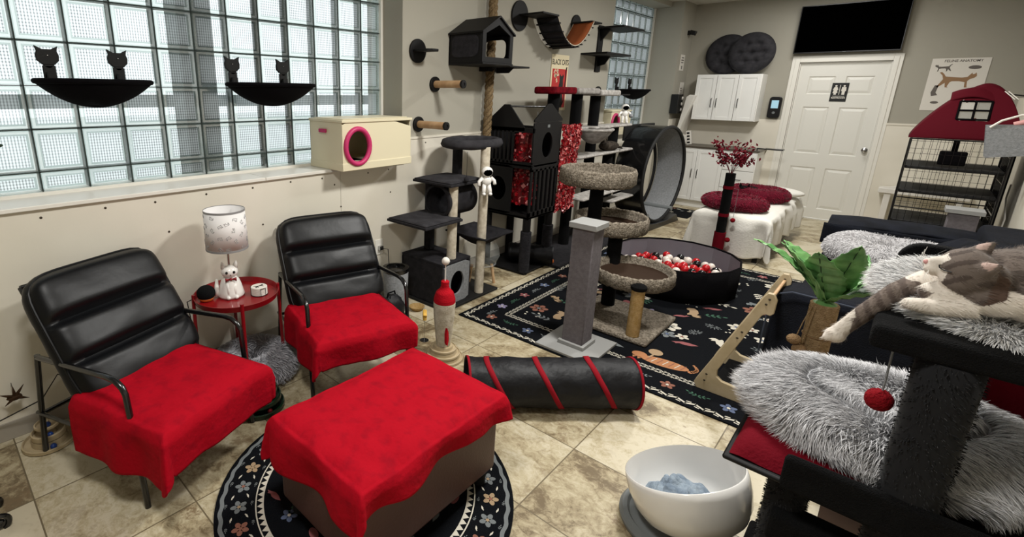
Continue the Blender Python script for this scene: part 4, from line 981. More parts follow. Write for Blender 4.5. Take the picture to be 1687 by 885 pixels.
tag(M().tube([(-2.6, .98, .5), (-2.66, .93, .46), (-2.68, .95, .3), (-2.64, .93, .12), (-2.69, .8, .02), (-2.66, .5, .004), (-2.68, .45, .15), (-2.66, .3, .28), (-2.62, .22, .20), (-2.68, .05, .13), (-2.70, -.3, .16)], .003, 6).build('floor_cable', 'cord'), 'thin black cord running along the wall behind the near armchair', 'cable')
# plush bed under the table
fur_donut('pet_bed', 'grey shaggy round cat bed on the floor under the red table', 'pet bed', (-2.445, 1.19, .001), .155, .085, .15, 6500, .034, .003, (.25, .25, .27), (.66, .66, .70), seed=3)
# green tiered track toy
def track_toy(loc, lab, matn, tiers, ballm, post='beech'):
    t = thing('track_toy', lab, 'cat toy', loc); z = 0
    for k, (rr, hh) in enumerate(tiers):
        b = M(); b.lathe([(rr-.01, z), (rr, z+.005), (rr, z+hh*.55), (rr-.006, z+hh*.62), (rr-.008, z+hh*.25), (rr-.036, z+hh*.25), (rr-.040, z+hh), (.001, z+hh)], n=44, capB=False); b.build('track_tier', matn, t, ang=50)
        M().sphere((rr-.022, 0, z+hh*.25+.014), .0135, 12, 8).build('ball', ballm, t).location = (0, 0, 0)
        z += hh
    M().lathe([(tiers[-1][0]-.04, z), (tiers[-1][0]-.045, z+.004), (.001, z+.005)], n=30, capB=False).build('cap', matn, t)
    return t, z
track_toy((-2.135, 1.05, 0), 'dark green three-tier ball track tower by the near armchair', 'green_plastic', [(.125, .045), (.110, .045), (.092, .045)], 'red_metal')
tt, zz = track_toy((-2.575, .215, 0), 'pale wooden tiered ball track toy in the left wall corner', 'plywood', [(.108, .035), (.068, .05), (.05, .028)], 'blue_gem')
# feather toy near wall
t = thing('feather_toy', 'brown bird-like cat toy hanging from a wire by the wall', 'cat toy', (-2.66, .13, .235))
b = M(); b.sphere((0, 0, 0), (.016, .03, .014), 12, 8, jit=.1); [b.tube([(0, 0, 0), (.01, y*.5, z*.5+.005), (.0, y, z)], [.009, .006, .001], 6) for y, z in ((-.05, .03), (.04, .05), (-.04, -.03), (.05, -.025), (.0, .055))]; b.build('feather_body', 'feather_brown', t)
M().tube([(0, 0, .01), (-.02, .0, .04), (-.05, -.0, .05)], .0016, 5).build('wire', 'black_metal', t)
# black scroll-foot stand at the left border
t = thing('scroll_stand', 'black wrought-iron scroll feet at the lower left edge', 'stand', (-2.16, -.06, 0))
for (dx, dy, r_) in ((.035, .04, .03), (-.10, .035, .024)):
    b = M(); b.tube([(dx+0, dy+r_*1.0*math.cos(a)*(1-.09*a), .012+max(0, r_-.012)+r_*math.sin(a)*(1-.09*a)) for a in np.linspace(-1.2, 6.5, 30)], .0095, 8); b.tube([(dx, dy+.01, .03), (dx-.01, dy-.05, .06), (dx-.02, dy-.12, .2)], .009, 8); b.build('scroll_foot', 'black_metal', t)
t = thing('hanging_ornament', 'tiny dark leaf ornament stuck on the glass at the left border', 'ornament', (XW+.004, .262, 1.34))
b = M(); b.tube([(0, -.06, .01), (0, 0, 0), (0, .03, -.01)], .002, 5); [b.sphere((0, y, z), (.003, .012, .007), 8, 6) for y, z in ((.03, .0), (.0, .018), (.0, -.02), (-.04, .02))]; b.build('leaves', 'leaf_dark', t)
# ottoman neighbours: bowling-pin scratcher
t = thing('pin_scratcher', 'bowling-pin cat scratcher with red top, white sisal body', 'cat scratcher', (-1.80, 2.115, 0))
for k, (rr, z) in enumerate(((.125, 0), (.105, .03), (.082, .06))): M().lathe([(rr-.01, z), (rr, z+.003), (rr, z+.015), (rr-.004, z+.017), (rr-.006, z+.012), (rr-.02, z+.012), (rr-.024, z+.03), (.001, z+.03)], n=44, capB=False).build('track_tier', 'plywood', t, ang=50)
def wrap(prof, z0, z1):
    out = []; n = int((z1-z0)/.0045)
    for i in range(n+1): z = z0+(z1-z0)*i/n; out.append((np.interp(z, [p[1] for p in prof], [p[0] for p in prof])+(.0012 if i % 2 else -.0012), z))
    return out
PR = [(.042, .09), (.050, .16), (.062, .28), (.066, .36), (.064, .40), (.052, .44), (.030, .462), (.024, .475), (.024, .51)]
M().lathe(wrap(PR, .09, .375), n=36).build('sisal_body', 'sisal_white', t, ang=180)
M().lathe(wrap(PR, .375, .51), n=36).build('sisal_top', 'red_sisal', t, ang=180)
M().prism([(-.008, .13), (.004, .11), (.012, .15), (.006, .2), (-.006, .23), (-.012, .19)], lambda u, v, w_: (.045+.02*(v-.13)+w_, u-.028, v), -.004, .012).build('red_patch', 'red_sisal', t)
M().tube([(0, 0, .51), (0, 0, .62)], .0035, 6).build('spring', 'white_plastic', t); M().sphere((0, 0, .635), .024, 20, 14, jit=.03).build('pompom', 'paper', t)
# star toy and food bowl
t = thing('star_toy', 'yellow plush star on a thin wire stand beside the armchair', 'cat toy', (-2.03, 2.19, 0))
M().tube([(0, 0, .004), (0, 0, .15)], .0018, 6).lathe([(.03, 0), (.03, .003)], n=20).build('wire_stand', 'chrome', t)
b = M(TR((0, 0, .185), rz=R(45))); st_ = [((.042 if i % 2 == 0 else .023)*math.sin(math.pi*i/5), (.042 if i % 2 == 0 else .023)*math.cos(math.pi*i/5)) for i in range(10)]
b.prism(st_, lambda u, v, w_: (w_, u, v), -.014, .014); b.build('star', 'yellow_plush', t, bevel=.006, subd=1)
t = thing('food_bowl', 'tan shallow food bowl on the floor by the black cube', 'bowl', (-2.40, 2.50, 0))
M().lathe([(.04, 0), (.06, .03), (.056, .03), (.038, .008), (.001, .008)], n=28, capB=False).build('bowl_body', 'sisal_tan', t, ang=60)
# outlet and litter bin behind the armchair
t = thing('wall_outlet', 'white wall outlet with a plugged cable above the bin', 'outlet', (XL+.0125, 2.40, .40))
M().box(0, .006, -.04, .04, -.01, .11).build('cover_plate', 'trim_white', t, bevel=.002); M().box(.006, .03, -.015, .02, .03, .06).build('plug', 'chrome', t)
M().tube([(.03, .0, .045), (.07, .03, .04), (.06, .05, -.1), (.05, .02, -.2), (.03, .06, -.39)], .003, 6).build('cable', 'cord', t)
t = thing('waste_bin', 'grey bin with black ring lid behind the second armchair', 'bin', (-2.53, 2.40, 0))
M().lathe([(.085, 0), (.095, .30), (.09, .31)], n=32).build('bin_body', 'felt_grey', t); M().lathe([(.092, .30), (.1, .31), (.1, .335), (.07, .34), (.068, .32), (.001, .32)], n=32, capB=False).build('lid', 'black_metal', t, ang=60)
t = thing('backpack', 'small crumpled black bag on the floor behind the armchair', 'bag', (-2.33, 2.17, 0))
M().sphere((0, 0, .12), (.07, .11, .12), 20, 14, jit=.06).build('bag_body', 'nylon_black', t); M().tube([(0, -.04, .22), (0, -.03, .26), (0, .03, .26), (0, .04, .22)], .006, 6).build('handle', 'black_fabric', t)
# ================================================================ CENTRE: TREES, TUNNEL, BALL PIT
# nylon tunnel
t = thing('play_tunnel', 'black nylon tunnel with red rings in front of the rug', 'cat tunnel', (-1.40, 1.84, 0))
a_, b_ = Vector((0, 0, .135)), Vector((.62, .62, .135)); ax = (b_-a_).normalized(); sd = Vector((-ax.y, ax.x, 0)); Lt = (b_-a_).length
def tun(u, v, dr=0):
    rr = .130*(1-.045*abs(math.sin(u*math.pi*4))-.045*nz(u*11+math.cos(6.283*v)*1.5, math.sin(6.283*v)*2.5, 2)*(1 if .05 < u < .95 else 0))+dr; a = 2*math.pi*v
    p = a_+ax*Lt*u+sd*rr*math.cos(a)+Vector((0, 0, 1))*rr*math.sin(a); return (p.x, p.y, max(p.z, .003))
b = M(); b.grid(lambda u, v: tun(u, v), 120, 72, False, True); b.build('nylon_tube', 'nylon_black', t, ang=180, solid=.003)
for u0, sl in ((.006, 0), (.20, .085), (.49, .085), (.80, .085), (.994, 0)):
    b = M(); hw = .016 if sl else .009
    b.grid(lambda k, v: tun(min(.999, max(.001, u0+sl*math.sin(2*math.pi*v+math.pi)+hw*(2*k-1))), v, .0035), 3, 56, False, True); b.build('ring_band', 'crimson_strap', t, ang=180, solid=.004)
# grey scratching post
t = thing('scratching_post', 'tall grey square fabric scratching post with flat cap, on the rug', 'cat scratcher', (-1.29, 2.855, .0093))
M().box(-.19, .19, -.19, .19, 0, .016).build('base_plate', 'grey_paint', t, bevel=.002)
b = M(); b.box(-.088, .088, -.088, .088, .016, .042); b.build('collar', 'grey_paint', t, bevel=.003)
M().box(-.07, .07, -.07, .07, .04, .80).build('post', 'grey_fabric', t, bevel=.006)
M().box(-.088, .088, -.088, .088, .80, .835).build('cap', 'grey_paint', t, bevel=.003)
# carpet bowl tree
t = thing('cat_tree', 'taupe carpet cat tree with three round bowls beside the grey post', 'cat tree', (-1.22, 3.42, .0093))
M().box(-.31, .27, -.29, .29, 0, .035).build('base', 'grey_carpet', t, bevel=.012)
def bowl(cx, cy, zr, Rr, hh, nm='bowl', m='grey_carpet', tk=.026):
    n = 110; prof = [(.01, zr-hh), (Rr-.06, zr-hh), (Rr-.02, zr-hh+.006), (Rr, zr-hh+.025), (Rr, zr-.012), (Rr-.006, zr), (Rr-tk*.5, zr+.008), (Rr-tk+.004, zr), (Rr-tk, zr-.015), (Rr-tk-.006, zr-hh+.045), (Rr-.09, zr-hh+.022), (.01, zr-hh+.02)]
    M().lathe([(.001, zr-hh+.034), (Rr-.085, zr-hh+.035), (Rr-.040, zr-hh+.056)], (cx, cy, 0), n=48, capA=False, capB=False).build('bowl_floor', 'dark_brown', t)
    return M().lathe(prof, (cx, cy, 0), n=n, jit=.0042).build(nm, m, t, ang=180)
bowl(.03, .0, .42, .265, .10); bowl(-.27, .24, .70, .265, .115); bowl(-.405, .225, 1.045, .275, .125)
M().lathe(wrap([(.041, 0), (.041, 2)], .035, .36), (.16, -.235, 0), n=26).build('sisal_post', 'sisal_tan', t, ang=180)
M().lathe([(.045, .36), (.05, .368), (.05, .385), (.03, .40), (.01, .405)], (.16, -.235, 0), n=26).build('post_cap', 'black_carpet', t)
M().lathe([(.05, .03), (.05, .60)], (-.18, .15, 0), n=24).build('post', 'black_carpet', t); M().lathe([(.05, .70-.1), (.05, .93)], (-.37, .17, 0), n=24).build('post', 'black_carpet', t)
# ball pit
PC = (-1.245, 4.50)
t = thing('ball_pit', 'round grey-lined black fabric ball pit on the rug', 'ball pit', (PC[0], PC[1], .0093))
b = M(); b.lathe([(.488, 0), (.493, .1), (.495, .262)], n=16, capA=False, capB=False); b.build('outer_wall', 'black_fabric', t, solid=.006, ang=20)
b = M(); b.lathe([(.001, .012), (.478, .012), (.484, .1), (.486, .262)], n=16, capA=False, capB=False); b.build('lining', 'pit_grey', t, ang=20)
b = M(); b.tube([(.49*math.cos(a), .49*math.sin(a), .262) for a in np.linspace(0, 2*math.pi, 16, endpoint=False)], .008, 8, closed=True); b.build('rim_piping', 'black_fabric', t)
gb = random.Random(6); BR = .033; placed = []
protos = {}
for k in range(9000):
    if len(placed) > 230: break
    a = gb.uniform(0, 6.28); q = .44*math.sqrt(gb.random()); x, y = q*math.cos(a), q*math.sin(a)
    if math.hypot(x, y) > .45: continue
    for z in (.046, .098, .150):
        if z > .12 and q > .33: continue
        if all((x-p[0])**2+(y-p[1])**2+(z-p[2])**2 > (2*BR-.004)**2 for p in placed): placed.append((x, y, z)); break
for (x, y, z) in placed:
    c = gb.choice(['red', 'red', 'red', 'white', 'white', 'black', 'black'])
    lab = {'red': 'red plastic ball among the balls in the ball pit', 'white': 'white plastic ball among the balls in the ball pit', 'black': 'black plastic ball among the balls in the ball pit'}[c]
    loc = (PC[0]+x, PC[1]+y, z+.0093)
    if c in protos: o = protos[c].copy(); COL.objects.link(o); o.location = loc
    else: o = M().sphere((0, 0, 0), BR, 18, 12).build('plastic_ball', 'ball_'+c, loc=loc, ang=180); protos[c] = o
    tag(o, lab, 'ball', c+' balls in the ball pit')
# small charcoal cat tree by the wall
t = thing('cat_tree', 'charcoal cat tree with cube house and pale sisal posts by the wall', 'cat tree', (-2.46, 2.82, 0))
M().box(-.26, .25, -.21, .46, 0, .02).build('base', 'black_matte', t, bevel=.004)
b = M(); b.box(-.24, .195, -.19, .14, .34, .36); b.box(-.24, .195, -.19, -.172, .02, .34); b.box(-.24, .195, .122, .14, .02, .34); b.box(-.24, -.222, -.19, .14, .02, .34); b.build('cube_house', 'charcoal_felt', t, bevel=.004)
hole = circ(.078, 28, -.02, .18, .095); outer = []
for (u, v) in hole:
    a = math.atan2(v-.18, u+.02); c, s = math.cos(a), math.sin(a); k = 1/max(abs(c)/.147, abs(s)/.16); outer.append((-.025+c*k, .18+s*k))
M().ringprism(outer, hole, lambda u, v, w_: (w_, u, v), .185, .2).build('cube_front', 'felt_grey', t)
for (x, y, z0, z1) in ((.13, -.02, .36, .93), (.2, .26, .02, 1.20)): M().lathe(wrap([(.036, 0), (.036, 2)], z0, z1), (x, y, 0), n=24).build('sisal_post', 'sisal_white', t, ang=180)
for (x, y, z0, z1) in ((-.14, .02, .36, .92), (-.13, .33, .02, 1.19)): M().box(x-.032, x+.032, y-.032, y+.032, z0, z1).build('post', 'charcoal_felt', t, bevel=.01)
def platform(x0, x1, y0, y1, z, nm='platform', th=.02, pad=True, m='charcoal_felt'):
    o = M().box(x0, x1, y0, y1, z, z+th).build(nm, m, t, bevel=.004)
    if pad:
        b = M(); b.grid(lambda u, v: (x0+.01+(x1-x0-.02)*u, y0+.01+(y1-y0-.02)*v, z+th+.004+.014*(1-(2*u-1)**8)*(1-(2*v-1)**8)), 20, 20); b.build('pad', 'charcoal_plush', t, solid=.006)
    return o
platform(-.2, .20, -.39, .02, .66); platform(-.2, .19, -.12, .28, .93)
# hanging cylinder under the shelf
b = M(); b.lathe([(.11, -.16), (.125, -.15), (.125, .17), (.11, .18)], (0.02, .08, .80), n=40, ax='y', capA=False, capB=False); b.build('hanging_barrel', 'charcoal_felt', t, solid=.012)
# hammock shelf lower right
b = M(); b.grid(lambda u, v: (-.1+.4*u, .18+.37*v, .50-.11*math.sin(math.pi*u)*math.sin(math.pi*v)), 24, 24); b.build('hammock_sling', 'charcoal_felt', t, solid=.008)
b = M(); b.tube([(-.1, .18, .5), (.3, .18, .5), (.3, .55, .5), (-.1, .55, .5)], .008, 8, closed=True); b.build('hammock_rim', 'charcoal_felt', t)
# top bed
b = M(); b.lathe([(.01, 1.18), (.17, 1.18), (.2, 1.19), (.21, 1.215), (.2, 1.245), (.175, 1.255), (.155, 1.24), (.15, 1.205), (.01, 1.20)], (.03, .31, 0), n=40, sx=1.0, sy=1.38, jit=.002); b.build('top_bed', 'charcoal_plush', t, ang=180)
b = M(); b.tube([(.2, .04, 1.18), (.2, .04, .99)], .0015, 5); b.build('toy_string', 'cord', t); M().sphere((.2, .04, .975), .02, 14, 10, jit=.05).build('toy_pompom', 'charcoal_felt', t)
def astronaut(loc, rz, lab, s=1):
    t = thing('astronaut_toy', lab, 'toy', loc, rz)
    b = M(); b.sphere((0, 0, .155*s), (.036*s, .038*s, .035*s), 22, 14); b.build('helmet', 'white_ceramic', t, ang=180)
    M().sphere((.012*s, 0, .153*s), (.029*s, .032*s, .026*s), 20, 12).build('visor', 'screen_black', t, ang=180)
    b = M(); b.sphere((0, 0, .095*s), (.027*s, .032*s, .034*s), 18, 12); b.tube([(0, .028*s, .115*s), (.0, .052*s, .095*s), (.02*s, .05*s, .075*s)], [.013*s, .012*s, .011*s], 8); b.tube([(0, -.028*s, .115*s), (.0, -.052*s, .09*s), (.015*s, -.055*s, .065*s)], [.013*s, .012*s, .011*s], 8)
    for q in (-1, 1): b.tube([(0, q*.014*s, .075*s), (.012*s, q*.02*s, .035*s), (.012*s, q*.022*s, .0*s+.012*s)], [.015*s, .014*s, .015*s], 8); b.sphere((.02*s, q*.022*s, .011*s), (.02*s, .013*s, .011*s), 10, 8)
    b.build('suit', 'white_ceramic', t, ang=180); M().box(-.05*s, -.025*s, -.025*s, .025*s, .07*s, .125*s).build('backpack', 'white_plastic', t, bevel=.006); return t
t_ = astronaut((-2.20, 3.03, .845), R(-35), 'white astronaut figure with black visor clipped to the pale tall sisal post', 1.15)
M(TR(rz=R(35))).box(-.065, -.01, -.012, .012, .10, .12).build('clip', 'white_plastic', t_)
# clear bubble bed on wooden legs
t = thing('bubble_bed', 'clear acrylic bowl cat bed on short wooden legs', 'cat bed', (-2.44, 3.33, 0))
b = M(); b.lathe([(.02, .14), (.09, .15), (.14, .19), (.165, .25), (.15, .32), (.12, .36)], n=36, capB=False); b.build('clear_bowl', 'acrylic', t, ang=180)
for a in (20, 140, 260): M().cyl((.13*math.cos(R(a)), .13*math.sin(R(a)), 0), (.1*math.cos(R(a)), .1*math.sin(R(a)), .17), .013).build('leg', 'beech', t)
M().tube([(.13*math.cos(a), .13*math.sin(a), .172) for a in np.linspace(0, 6.28, 30)[:-1]], .007, 6, closed=True).build('support_ring', 'acrylic', t)
# castle condo
t = thing('castle_condo', 'tall black castle-shaped wooden cat condo with peaked panels', 'cat condo', (-2.72, 3.72, 0)); Wc, Dc = .46, .48
for (x, y) in ((.03, .04), (Dc-.03, .04), (.03, Wc-.04), (Dc-.03, Wc-.04)): 
    pl = M().lathe([(.036, 0), (.036, .52)], (x, y, 0), n=20).build('leg', 'black_wood', t)
    if x > .2: M().lathe(wrap([(.048, 0), (.048, 1)], .02, .40), (x, y, 0), n=20).build('sisal_wrap', 'charcoal_felt', pl)
M().box(0, Dc, 0, Wc, 0, .02).build('base_plate', 'black_wood', t, bevel=.003)
for z in (.52, .98): M().box(0, Dc, 0, Wc, z, z+.02).build('floor_plate', 'black_wood', t, bevel=.003)
def castle_panel(y, ov=False):
    b = M(); o = [(0, .5), (Dc, .5), (Dc, 1.32), (Dc*.5, 1.50) if ov else (Dc*.5, 1.50), (0, 1.32)]
    return o
# +x faces (towards the room): left opening bay and right peaked panel
b = M(); hl = circ(.085, 30, Wc*.5, 1.16, .11); outr = []
box_ = (Wc-.31, Wc, .98, 1.36)
for (u, v) in hl:
    a = math.atan2(v-1.17, u-Wc*.5); c, s = math.cos(a), math.sin(a); k = 1/max(abs(c)/(Wc*.5), abs(s)/.19); outr.append((Wc*.5+c*k, 1.17+s*k))
b.ringprism(outr, hl, lambda u, v, w_: (w_, u, v), Dc-.014, Dc); b.prism([(0, 1.36), (Wc, 1.36), (Wc, 1.38), (Wc*.56, 1.51), (Wc*.44, 1.51), (0, 1.38)], lambda u, v, w_: (w_, u, v), Dc-.014, Dc)
for k in range(7):
    y0 = Wc*k/6.45; b.box(Dc-.014, Dc, y0, y0+.034, .54, .96)
b.box(Dc-.014, Dc, 0, Wc, .94, .98).box(Dc-.014, Dc, 0, Wc, .52, .58)
b.build('front_panel', 'black_wood', t, bevel=.001)
M().box(Dc, Dc+.002, Wc*.46, Wc*.54, 1.31, 1.335).build('maker_plate', 'grey_plastic', t)
# near side (-y): peaked panel with bars and round hole
b = M()
for k in range(7): x0 = .01+(Dc*.56)*k/6.4; b.box(x0, x0+.02, 0, .014, 1.0, 1.3)
b.box(0, Dc, 0, .014, .96, 1.02); b.prism([(0, 1.28), (Dc*.80, 1.28), (Dc*.80, 1.31), (Dc*.46, 1.5), (Dc*.34, 1.5), (0, 1.36)], lambda u, v, w_: (u, w_, v), 0, .014)
hl = circ(.085, 30, Dc*.30, .76, .11); outr = []
for (u, v) in hl:
    a = math.atan2(v-.76, u-Dc*.30); c, s = math.cos(a), math.sin(a); k = 1/max(abs(c)/(Dc*.30), abs(s)/.22); outr.append((Dc*.30+c*k, .76+s*k))
b.ringprism(outr, hl, lambda u, v, w_: (u, w_, v), 0, .014); b.build('side_panel', 'black_wood', t, bevel=.001)
M().box(0, Dc, 0, .014, .52, .56).box(0, Dc, 0, .014, 1.27, 1.31).box(0, .014, 0, Wc, .52, 1.3).box(0, Dc, Wc-.014, Wc, .52, 1.3).build('frame_rail', 'black_wood', t, bevel=.001)
M().cyl((Dc*.42, .014, 1.485), (Dc-.014, Wc*.5, 1.485), .008).build('hang_rail', 'black_metal', t)
M().tube([(Dc-.1, .2, 1.44), (Dc-.1, .2, 1.3), (Dc-.1, .2, 1.25)], .002, 5).sphere((Dc-.1, .2, 1.24), .014, 10, 8).build('toy_string', 'grey_plastic', t)
# crinkle foil tunnel pieces
def foil_sheet(fn, n, seed, label, nm='crinkle_tunnel'):
    g = random.Random(seed); b = M()
    for i in range(n):
        u, v = g.random(), g.random(); p = Vector(fn(u, v)); pu = Vector(fn(min(u+.01, 1), v))-p; pv = Vector(fn(u, min(v+.01, 1)))-p
        if pu.length < 1e-6 or pv.length < 1e-6: continue
        pu.normalize(); pv.normalize(); nn = pu.cross(pv).normalized(); s = g.uniform(.008, .018); a = g.uniform(0, 6.28); q = g.uniform(-.9, .9)
        d1 = (pu*math.cos(a)+pv*math.sin(a)); d2 = (pv*math.cos(a)-pu*math.sin(a))*math.cos(q)+nn*math.sin(q)
        b.mi = g.choice([0, 0, 0, 1, 2]); off = nn*g.uniform(-.006, .008)
        b.add([tuple(p+off-d1*s-d2*s), tuple(p+off+d1*s-d2*s*.8), tuple(p+off+d1*s*.9+d2*s), tuple(p+off-d1*s+d2*s*.9)], [(0, 1, 2, 3)])
    b.mi = 2; b.grid(lambda u, v: fn(u, v), 24, 24)
    o = b.build(nm, ['foil_red', 'foil_light', 'foil_dark'], smooth=False); tag(o, label, 'cat tunnel'); return o
foil_sheet(lambda u, v: (-2.24+.012*math.sin(v*12), 4.20+.34*u, 1.31-.80*v+.02*math.sin(u*9)*v), 2600, 2, 'shiny red crinkle tunnel sheet hanging beside the black castle condo')
foil_sheet(lambda u, v: (-2.44+.1*math.cos(6.28*u), 3.94+.12*math.sin(6.28*u), .62+.62*v), 900, 5, 'shiny red crinkle tunnel standing inside the black castle condo')
# black tunnel with red mouth on the floor
t = thing('play_tunnel', 'short black crinkle tunnel with red mouth under the castle condo', 'cat tunnel', (-2.2, 4.16, 0))
M(TR((0, 0, .098), rz=R(28))).lathe([(.088+.006*(k % 2), -.42+.02*k) for k in range(22)], n=36, ax='x', capA=False, capB=False).build('nylon_tube', 'nylon_black', t, solid=.004, ang=180)
M(TR((0, 0, .098), rz=R(28))).lathe([(.086, -.12), (.088, 0)], n=36, ax='x', capA=False, capB=False).build('red_mouth', 'crimson_strap', t)
M().sphere((-.01, -.02, .045), .03, 16, 10).build('orange_ball', 'orange_toy', t)
# big black and grey tree behind
t = thing('cat_tree', 'tall black-post cat tree with plush platforms, in front of the wheel', 'cat tree', (-2.38, 5.05, 0))
M().box(-.30, .28, -.95, .80, 0, .03).build('base', 'charcoal_felt', t, bevel=.005)
def slab(x0, x1, y0, y1, z, m, th=.045, nm='platform'): return M().box(x0, x1, y0, y1, z, z+th).build(nm, m, t, bevel=.018)
for (x, y, z1) in ((-.06, -.70, 1.59), (-.06, -.24, 1.59), (-.06, .17, 1.575), (-.06, .72, 1.235), (.0, .5, .96)): M().lathe([(.055, .0), (.055, z1)], (x, y, 0), n=22).build('post', 'black_carpet', t)
slab(-.16, .05, -.90, -.46, 1.59, 'maroon_plush', .065); slab(-.20, .06, -.45, .02, 1.59, 'grey_plush', .06); slab(-.20, .07, .03, .50, 1.575, 'light_plush', .06)
slab(-.10, .12, -.92, -.66, 1.29, 'maroon_plush', .03)
slab(-.14, .04, .05, 1.0, 1.235, 'light_plush', .03); slab(-.10, .10, -.4, .95, .96, 'light_plush', .03); slab(.03, .20, .3, 1.1, .43, 'light_plush', .03); slab(.0, .20, -.4, .6, .55, 'light_plush', .035)
b = M(); b.grid(lambda u, v: (.08+.17*math.cos(2*math.pi*u)*v**.5, -.08+.22*v**.5*math.sin(2*math.pi*u), 1.10+.14*v), 40, 12, True, False); b.build('hammock_bowl', 'grey_plush', t, solid=.008)
b = M(); b.tube([(.08+.17*math.cos(a), -.08+.22*math.sin(a), 1.245) for a in np.linspace(0, 6.28, 40)[:-1]], .013, 8, closed=True); b.build('bowl_rim', 'light_plush', t)
M().tube([(.2, .5, 1.55), (.2, .5, 1.38)], .0015, 5).build('toy_string', 'cord', t); M().sphere((.2, .5, 1.37), .022, 12, 8, jit=.05).build('toy_pompom', 'felt_grey', t)
M().tube([(.36, -.35, .54), (.37, -.35, .3)], .002, 5).build('toy_string', 'cord', t); M().box(.35, .38, -.37, -.33, .12, .30).build('toy_tassel', 'felt_grey', t)
astronaut((-2.41, 5.95, 1.267), R(-50), 'white astronaut figure with black visor on the far cat tree', 1.15)
# tabby cat lying in the tree (dark head and back)
b = M(); b.sphere((0, .08, .045), (.09, .17, .055), 20, 12); b.sphere((.03, -.10, .075), (.05, .052, .045), 18, 12)
for s in (-1, 1): b.tube([(.03, -.10+s*.03, .105), (.03, -.10+s*.038, .142)], [.017, .002], 8)
b.tube([(0, .22, .03), (.06, .27, .02), (.1, .2, .02)], [.016, .013, .008], 8)
D('tabby_fur', '#26221e', .95, bump=.8, bscale=120, var='#4a433b', vscale=30, sheen=.2)
tag(b.build('tabby_cat', 'tabby_fur', loc=(-2.36, 5.42, .992), ang=180), 'dark tabby cat lying on the middle shelf of the tall tree', 'cat')
# exercise wheel
t = thing('exercise_wheel', 'large black cat exercise wheel with grey carpet running track', 'cat wheel', (-2.22, 6.48, 0), R(-4))
Rw, zc, ww = .575, .645, .17
b = M(); b.lathe([(Rw, -ww), (Rw+.012, -ww), (Rw+.012, ww), (Rw, ww)], (0, 0, zc), n=80, ax='x', capA=False, capB=False); b.build('wheel_drum', 'black_metal', t)
b = M(); b.lathe([(Rw-.004, -ww+.004), (Rw-.004, ww-.004)], (0, 0, zc), n=80, ax='x', capA=False, capB=False); b.build('running_mat', 'felt_grey', t)
b = M(); b.tube([(ww, (Rw+.002)*math.cos(a), zc+(Rw+.002)*math.sin(a)) for a in np.linspace(0, 2*math.pi, 80, endpoint=False)], .02, 8, closed=True); b.build('front_rim', 'black_matte', t)
b = M(); b.lathe([(Rw, -ww-.01), (.50, -ww-.01)], (0, 0, zc), n=80, ax='x', capA=False, capB=False); b.build('rear_ring_panel', 'black_matte', t, solid=.008)
b = M(); b.prism([(-.52, 0), (.52, 0), (.42, .10), (.15, .065), (-.15, .065), (-.42, .10)], lambda u, v, w_: (w_, u, v), -ww-.06, ww+.06); b.build('stand', 'dark_plastic', t, bevel=.006)
M().box(-ww-.05, -ww-.02, -.4, .4, 1.05, 1.24).build('rear_label_panel', 'black_matte', t, bevel=.01)
for s in (-1, 1): M().lathe([(.03, -ww-.02), (.03, ww+.02)], (0, s*.34, zc-.53+.06), n=18, ax='x').build('roller', 'grey_plastic', t)
# leaning grey board behind the wheel
tag(M(TR((-2.28, 7.50, 0), rz=R(20))).box(0, .02, -.22, .12, 0, .5).build('leaning_board', 'grey_paint', bevel=.003), 'grey flat board standing between the wheel and white cabinet', 'board')
# small dark mat by the cabinet
b = M(); b.mi = 0; b.box(-2.42, -1.9, 7.15, 7.75, .0004, .006)
rnd = random.Random(9)
for k in range(16): flower(b, rnd.uniform(-2.36, -1.96), rnd.uniform(7.2, 7.7), .03, rnd.choice([1, 6, 2]), 1)
tag(b.build('door_mat', RUGM, smooth=False), 'small dark patterned mat in front of the white low cabinet', 'mat')
# ---- cloth-covered bench with beds
t = thing('bench', 'low bench with dark legs hidden by a white cloth', 'bench', (-1.13, 6.45, 0))
M().box(-.25, .30, -.79, .83, .40, .442).build('bench_top', 'brown_leather', t, bevel=.006)
for sx_ in (-.22, .27):
    for sy_ in (-.75, .79): M().box(sx_-.02, sx_+.02, sy_-.02, sy_+.02, 0, .40).build('leg', 'black_matte', t)
b = M(); b.grid(drape(-.29, .34, -.83, .87, .464, (.38, .32, .38, .16), seed=12, fold=.028, capf=1.2, corner=.8, wr=.003, edge=.02, scallop=.06), 90, 150)
o = b.build('white_cloth', 'white_cloth', loc=(-1.13, 6.45, 0), ang=180, solid=.004); tag(o, 'white cloth draped over the low bench before the door', 'cloth')
fur_donut('pet_bed', 'crimson fluffy donut bed at the near end of the white bench', 'pet bed', (-1.16, 5.92, .462), .165, .095, .14, 3800, .02, .005, (.09, .003, .012), (.26, .012, .036), seed=8, sx=1.15)
fur_donut('pet_bed', 'crimson fluffy donut bed farther along the white bench', 'pet bed', (-1.10, 6.62, .462), .175, .10, .15, 3400, .02, .005, (.09, .003, .012), (.26, .012, .036), seed=9, sx=1.1)
b = M(); b.sphere((0, .05, .05), (.11, .14, .06), 20, 12); b.sphere((-.03, -.10, .085), (.055, .055, .048), 18, 12)
for s in (-1, 1): b.tube([(-.03+s*.034, -.10, .115), (-.03+s*.042, -.10, .16)], [.018, .002], 8)
D('black_fur', '#060606', .8, bump=.5, bscale=150, sheen=.2)
tag(b.build('black_cat', 'black_fur', loc=(-1.17, 6.56, .50), ang=180), 'black cat curled up in the farther crimson bed', 'cat')
t = thing('pillow', 'white pillow behind the crimson beds on the bench', 'pillow', (-1.02, 7.06, .462))
M().sphere((0, 0, .055), (.30, .16, .055), 28, 12).build('pillow_body', 'white_cloth', t, ang=180)
